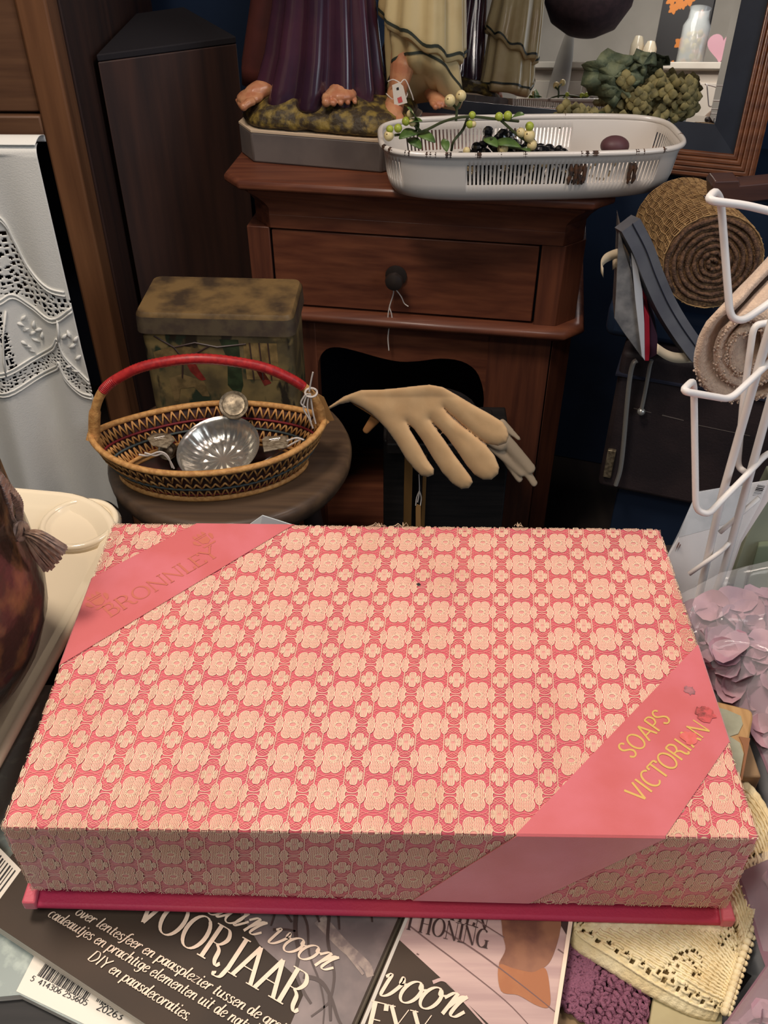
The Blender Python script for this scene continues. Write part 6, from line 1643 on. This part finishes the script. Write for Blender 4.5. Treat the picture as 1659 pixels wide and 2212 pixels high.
# rows run from the near folded edge to the far side
Lr = cr([at(x, y, z=ZC) for x, y in inner], 8); 
Rr = cr([at(x, y, z=ZC) for x, y in ((1440, 1640), (1480, 1650), (1545, 1662), (1600, 1690), (1640, 1735), (1668, 1800), (1662, 1860), (1650, 1900))], 8)
NUc, NVc = 150, 110
def samp(P_, f):
    i = min(int(f * (len(P_) - 1)), len(P_) - 2); t = f * (len(P_) - 1) - i; return P_[i].lerp(P_[i + 1], t)
pico = cr([at(x, y, z=ZC) for x, y in ((1557, 2186), (1585, 2100), (1618, 2000), (1650, 1900))], 8)
def mpt(u, v):
    a = samp(Lr, u); b = samp(Rr, u); p = a.lerp(b, v)
    if u > .8:
        q = samp(pico, v); k = ((u - .8) / .2) ** 2; p = p.lerp(q, k)
    h = ZC + .002 * math.sin(v * 6 + u * 3) + .004 * u * v
    edge = min(1, v / .12); h -= .010 * (1 - edge) ** 2
    if p.x < .165 and p.y > -.008: h = min(h, .8255)
    if abs(p.x) < .166 and p.y > -.03: h = min(h, .8255 + max(0, (-p.y - .006)) * .15)
    return Vector((p.x, p.y, h + .0006 * math.sin(u * 140) * (.5 + .5 * math.sin(v * 200))))
vs = [mpt(i / NUc, j / NVc) for j in range(NVc + 1) for i in range(NUc + 1)]; fs = []
rnd = random.Random(77); holes = []
for k in range(26):   # fans of holes
    holes.append((rnd.uniform(.15, .95), rnd.uniform(.03, .95)))
hl = []
for fc in ((.62, .42), (.85, .40), (.38, .22), (.70, .12), (.9, .7), (.5, .62), (.75, .72)):
    for ring_, nn_ in ((.055, 7), (.095, 11)):
        for q in range(nn_):
            a = PI * q / (nn_ - 1) + .3; hl.append((fc[0] + ring_ * .8 * math.cos(a), fc[1] + ring_ * 1.3 * math.sin(a), rnd.uniform(.008, .013)))
for q in range(26): hl.append((.06 + q * .036, .055 + .012 * (q % 2), .010))
for j in range(NVc):
    for i in range(NUc):
        u, v = (i + .5) / NUc, (j + .5) / NVc
        if any(((u - a) / 1.0) ** 2 + ((v - b) / 1.15) ** 2 < r_ * r_ for a, b, r_ in hl): continue
        k = j * (NUc + 1) + i; fs.append((k, k + 1, k + NUc + 2, k + NUc + 1))
m = MB(); m.add(vs, fs); m.build('crochet', M['cream_lace'], cm, solid=.0016, ang=180)
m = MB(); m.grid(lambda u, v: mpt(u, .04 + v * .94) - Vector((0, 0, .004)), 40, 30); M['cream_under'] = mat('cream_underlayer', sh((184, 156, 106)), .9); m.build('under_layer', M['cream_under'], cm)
m = MB()
for q in range(23):
    f = q / 22; p = samp(pico, f); d_ = Vector((.8, -.35, 0)).normalized()
    for s0 in (0,):
        m.ball(p + d_ * .0012 + Vector((0, 0, .002)), .0020, 8, 6); m.ball(p + d_ * .0032 + Vector((0, 0, .0015)), .0013, 7, 5)
m.build('picot_edge', M['cream_lace'], cm, ang=180)
# rows of raised stitches
m = MB()
for q in range(44):
    v = .03 + .93 * q / 43
    P_ = [mpt(.05 + .93 * k / 70, v) + Vector((0, 0, .0009 + .0004 * (k % 2))) for k in range(71)]
    keep = []
    for k, p in enumerate(P_):
        u = .05 + .93 * k / 70
        inside = any((u - a) ** 2 + ((v - b) / 1.15) ** 2 < (r_ * 1.05) ** 2 for a, b, r_ in hl)
        if inside or (p.x < .166 and p.y > -.006):
            if len(keep) > 2: m.tube(keep, .00075, 4)
            keep = []
        else: keep.append(p)
    if len(keep) > 2: m.tube(keep, .00075, 4)
m.build('stitch_rows', M['cream_lace'], cm, ang=180)

# mauve crochet strip
pc = thing('crochet_strip', 'mauve crochet lace strip lying between the magazine and the cream mat', 'lace', tuple(at(1300, 2100, z=.818)))
zp = .8185; o_ = at(1222, 2005, z=zp); ua = (at(1402, 2128, z=zp) - o_); va = (at(1196, 2160, z=zp) - o_)
m = MB(); rnd = random.Random(14)
for i in range(15):
    f = i / 14
    P_ = [o_ + ua * (f + .018 * math.sin(k * 2.1 + i)) + va * (k / 16) + Vector((0, 0, .0015 * math.sin(k * 1.4 + i))) for k in range(17)]; m.tube(cr(P_, 2), .0011, 5)
for j in range(13):
    g_ = j / 12
    P_ = [o_ + ua * (k / 40) + va * (g_ + .025 * math.sin(k * 1.3 + j * 2)) + Vector((0, 0, .001 + .0015 * math.cos(k * 1.7 + j))) for k in range(41)]; m.tube(P_, .0012, 5)
for k in range(60):
    p = o_ + ua * rnd.random() * .35 + va * rnd.random(); m.tube([p + Vector((.002 * math.cos(t), .0015 * math.sin(t), .002)) for t in [2 * PI * q / 8 for q in range(8)]], .0009, 5, True)
m.build('net', M['purple'], pc, ang=180)
# tan card under the crochet and a pale carton at the bottom edge
c4 = [at(x, y, z=.8160) for x, y in ((1190, 2110), (1330, 2180), (1420, 2240), (1180, 2260))]
m = MB(); m.prism([(p.x, p.y) for p in c4], TZ, .816); tag(m.build('tan_card', M['kraft'], smooth=False), 'tan card under the mauve crochet strip at the bottom edge', 'card')
M['pale_pine'] = mat('pale_greenish_carton', sh((176, 164, 124)), .7, c2=sh((160, 146, 108)), scale=30)
c5 = [at(x, y, z=.820) for x, y in ((1412, 2150), (1440, 2140), (1562, 2190), (1558, 2260), (1395, 2260))]
m = MB(); m.prism([(p.x, p.y) for p in c5], TZ, .820); tag(m.build('pale_carton', M['pale_pine'], smooth=False, bevel=.001), 'pale greenish carton below the tip of the cream crochet mat', 'carton')
# ------------------------------------------------------------------ the other side of the shop, seen in the mirror
ws = thing('white_dresser', 'tall white painted dresser across the shop, seen reflected in the mirror', 'dresser', (-.66, -1.38, 0))
M['white_paint'] = mat('white_painted_wood', sh((230, 220, 204)), .5, c2=sh((218, 206, 190)), scale=6)
m = MB(); m.box((-.66, -1.38, .735), (1.02, .36, 1.47)); m.build('body', M['white_paint'], ws, bevel=.003)
m = MB(); m.box((-.66, -1.37, 1.485), (1.08, .40, .03)); m.build('top', M['white_paint'], ws, bevel=.004)
for sx in (-.985, -.66, -.335):
    for z_, h_ in ((.38, .66), (1.09, .66)):
        m = MB(); m.box((sx, -1.196, z_), (.30, .014, h_)); dr_ = m.build('door', M['white_paint'], ws, bevel=.003)
        m = MB(); m.ball((sx + .11, -1.182, z_), .012, 12, 8); m.build('knob', M['knob'], dr_)
WT = 1.50
gj = thing('glass_jar', 'clear glass jar with yellow flowers on the white dresser in the mirror', 'jar', (-.37, -1.24, WT))
M['jar_glass'] = mat('jar_glass', (.9, .93, .9, 1), .05, alpha=.35, spec=1.0)
m = MB(); m.lathe([(.001, .001), (.055, .001), (.06, .01), (.06, .16), (.045, .19), (.042, .225), (.047, .235), (.042, .235), (.037, .19), (.054, .16), (.054, .014), (.001, .012)], 32, (-.37, -1.24, WT)); m.build('glass', M['jar_glass'], gj)
M['yellow'] = mat('yellow_flower', sh((220, 190, 96)), .6)
m = MB(); rnd = random.Random(3)
for k in range(16): m.ball((-.37 + rnd.uniform(-.033, .033), -1.24 + rnd.uniform(-.033, .033), WT + .03 + rnd.uniform(0, .11)), .014, 8, 6)
m.build('flowers', M['yellow'], gj)['kind'] = 'stuff'
fp = thing('framed_print', 'dark panel with orange flowers standing on the white dresser in the mirror', 'picture', (-.50, -1.46, WT))
m = MB(); m.box((-.50, -1.46, WT + .22), (.24, .02, .44)); m.build('panel', M['ink'], fp, bevel=.002)
M['orange'] = mat('orange_flower_print', sh((206, 122, 44)), .6)
m = MB(); rnd = random.Random(17)
for k in range(14):
    c_ = Vector((-.50 + rnd.uniform(-.09, .09), -1.4495 + k * .0001, WT + .22 + rnd.uniform(-.19, .19))); r_ = rnd.uniform(.014, .026)
    m.add([c_ + Vector((r_ * (1 + .25 * math.cos(5 * t)) * math.cos(t), 0, r_ * (1 + .25 * math.cos(5 * t)) * math.sin(t))) for t in [2 * PI * q / 20 for q in range(20)]], [tuple(range(20))])
m.build('printed_flowers', M['orange'], fp, smooth=False)
M['pinkcer'] = mat('pink_ceramic', sh((214, 160, 172)), .3)
m = MB(); hp_ = []
for q in range(40):
    t = 2 * PI * q / 40; hp_.append((.0042 * 16 * math.sin(t) ** 3, .0042 * (13 * math.cos(t) - 5 * math.cos(2 * t) - 2 * math.cos(3 * t) - math.cos(4 * t))))
m.prism(hp_, -.015, .015, Matrix(((1, 0, 0), (0, 0, 1), (0, 1, 0)))); m.v = [p + Vector((-.235, -1.23, WT + .073)) for p in m.v]
tag(m.build('heart_ornament', M['pinkcer'], bevel=.004), 'pink heart ornament on the white dresser in the mirror', 'ornament')
for k, (x, y, h) in enumerate(((-.62, -1.23, .12), (-.555, -1.22, .095))):
    m = MB(); m.lathe([(.001, .001), (.022, .001), (.030, .02), (.030, h * .7), (.018, h), (.001, h)], 20, (x, y, WT))
    tag(m.build('cream_pot', M['porcelain']), ('taller' if k == 0 else 'shorter') + ' cream ceramic pot on the white dresser in the mirror', 'pot')
pdl = thing('white_paddle', 'white painted wooden paddle hanging blade down, seen in the mirror beside the robe', 'paddle', (-.91, -1.10, 1.25))
m = MB(); m.tube([(-.86, -1.10, 2.20), (-.90, -1.10, 1.62)], .012, 10); m.build('shaft', M['white_paint'], pdl)
m = MB(); m.loft([[Vector((-.90 - .02 * (1.62 - z) / .4 + w_ * math.cos(t), -1.10 + .011 * math.sin(t), z)) for t in [2 * PI * q / 20 for q in range(20)]] for z, w_ in ((1.64, .012), (1.58, .026), (1.50, .040), (1.40, .050), (1.32, .050), (1.27, .034), (1.25, .006))], True, True); m.build('blade', M['white_paint'], pdl)
m = MB(); m.tube([(-.86, -1.10, 2.19), (-.86, -1.10, 2.60)], .002, 6); m.build('string', M['string'], pdl)
cs = thing('dark_dome_stand_in', 'dark plum brown dome added in place of the person behind the camera, in the mirror', 'stand_in', (-.74, -.86, 1.52))  # added dome in place of dark clothing reflected in the mirror
M['plum_wool'] = mat('plum_brown_cloth', sh((66, 48, 52)), .9, c2=sh((54, 40, 44)), scale=40)
m = MB(); m.lathe([(.001, 1.66), (.07, 1.67), (.14, 1.71), (.19, 1.80), (.20, 1.90), (.16, 2.02), (.08, 2.10), (.02, 2.12), (.001, 2.12)], 40, (-.74, -.86, -.14)); m.build('dome_body', M['plum_wool'], cs, ang=180)
m = MB(); m.tube([(-.74, -.86, 1.97), (-.74, -.86, 2.60)], .004, 8); m.build('cord', M['ink'], cs)
# repeats of one kind share a group phrase
for pre, g in (('magazine', 'magazines under the pink box'), ('suede_glove', 'pair of suede gloves'), ('paper_packet', 'thin packets on the dark case'), ('chrome_hook', 'chrome hooks on the dark case'),
               ('cream_pot', 'cream pots on the white dresser'), ('tasting_cup', 'silver tasting cups in the straw basket'), ('spoon_handle', 'silver handle plates in the straw basket'), ('loose_string', 'strings in the straw basket'),
               ('cream_tape', 'pale tapes beside the packets')):
    for o in SC.objects:
        if o.parent is None and o.name.split('.')[0] == pre: o['group'] = g
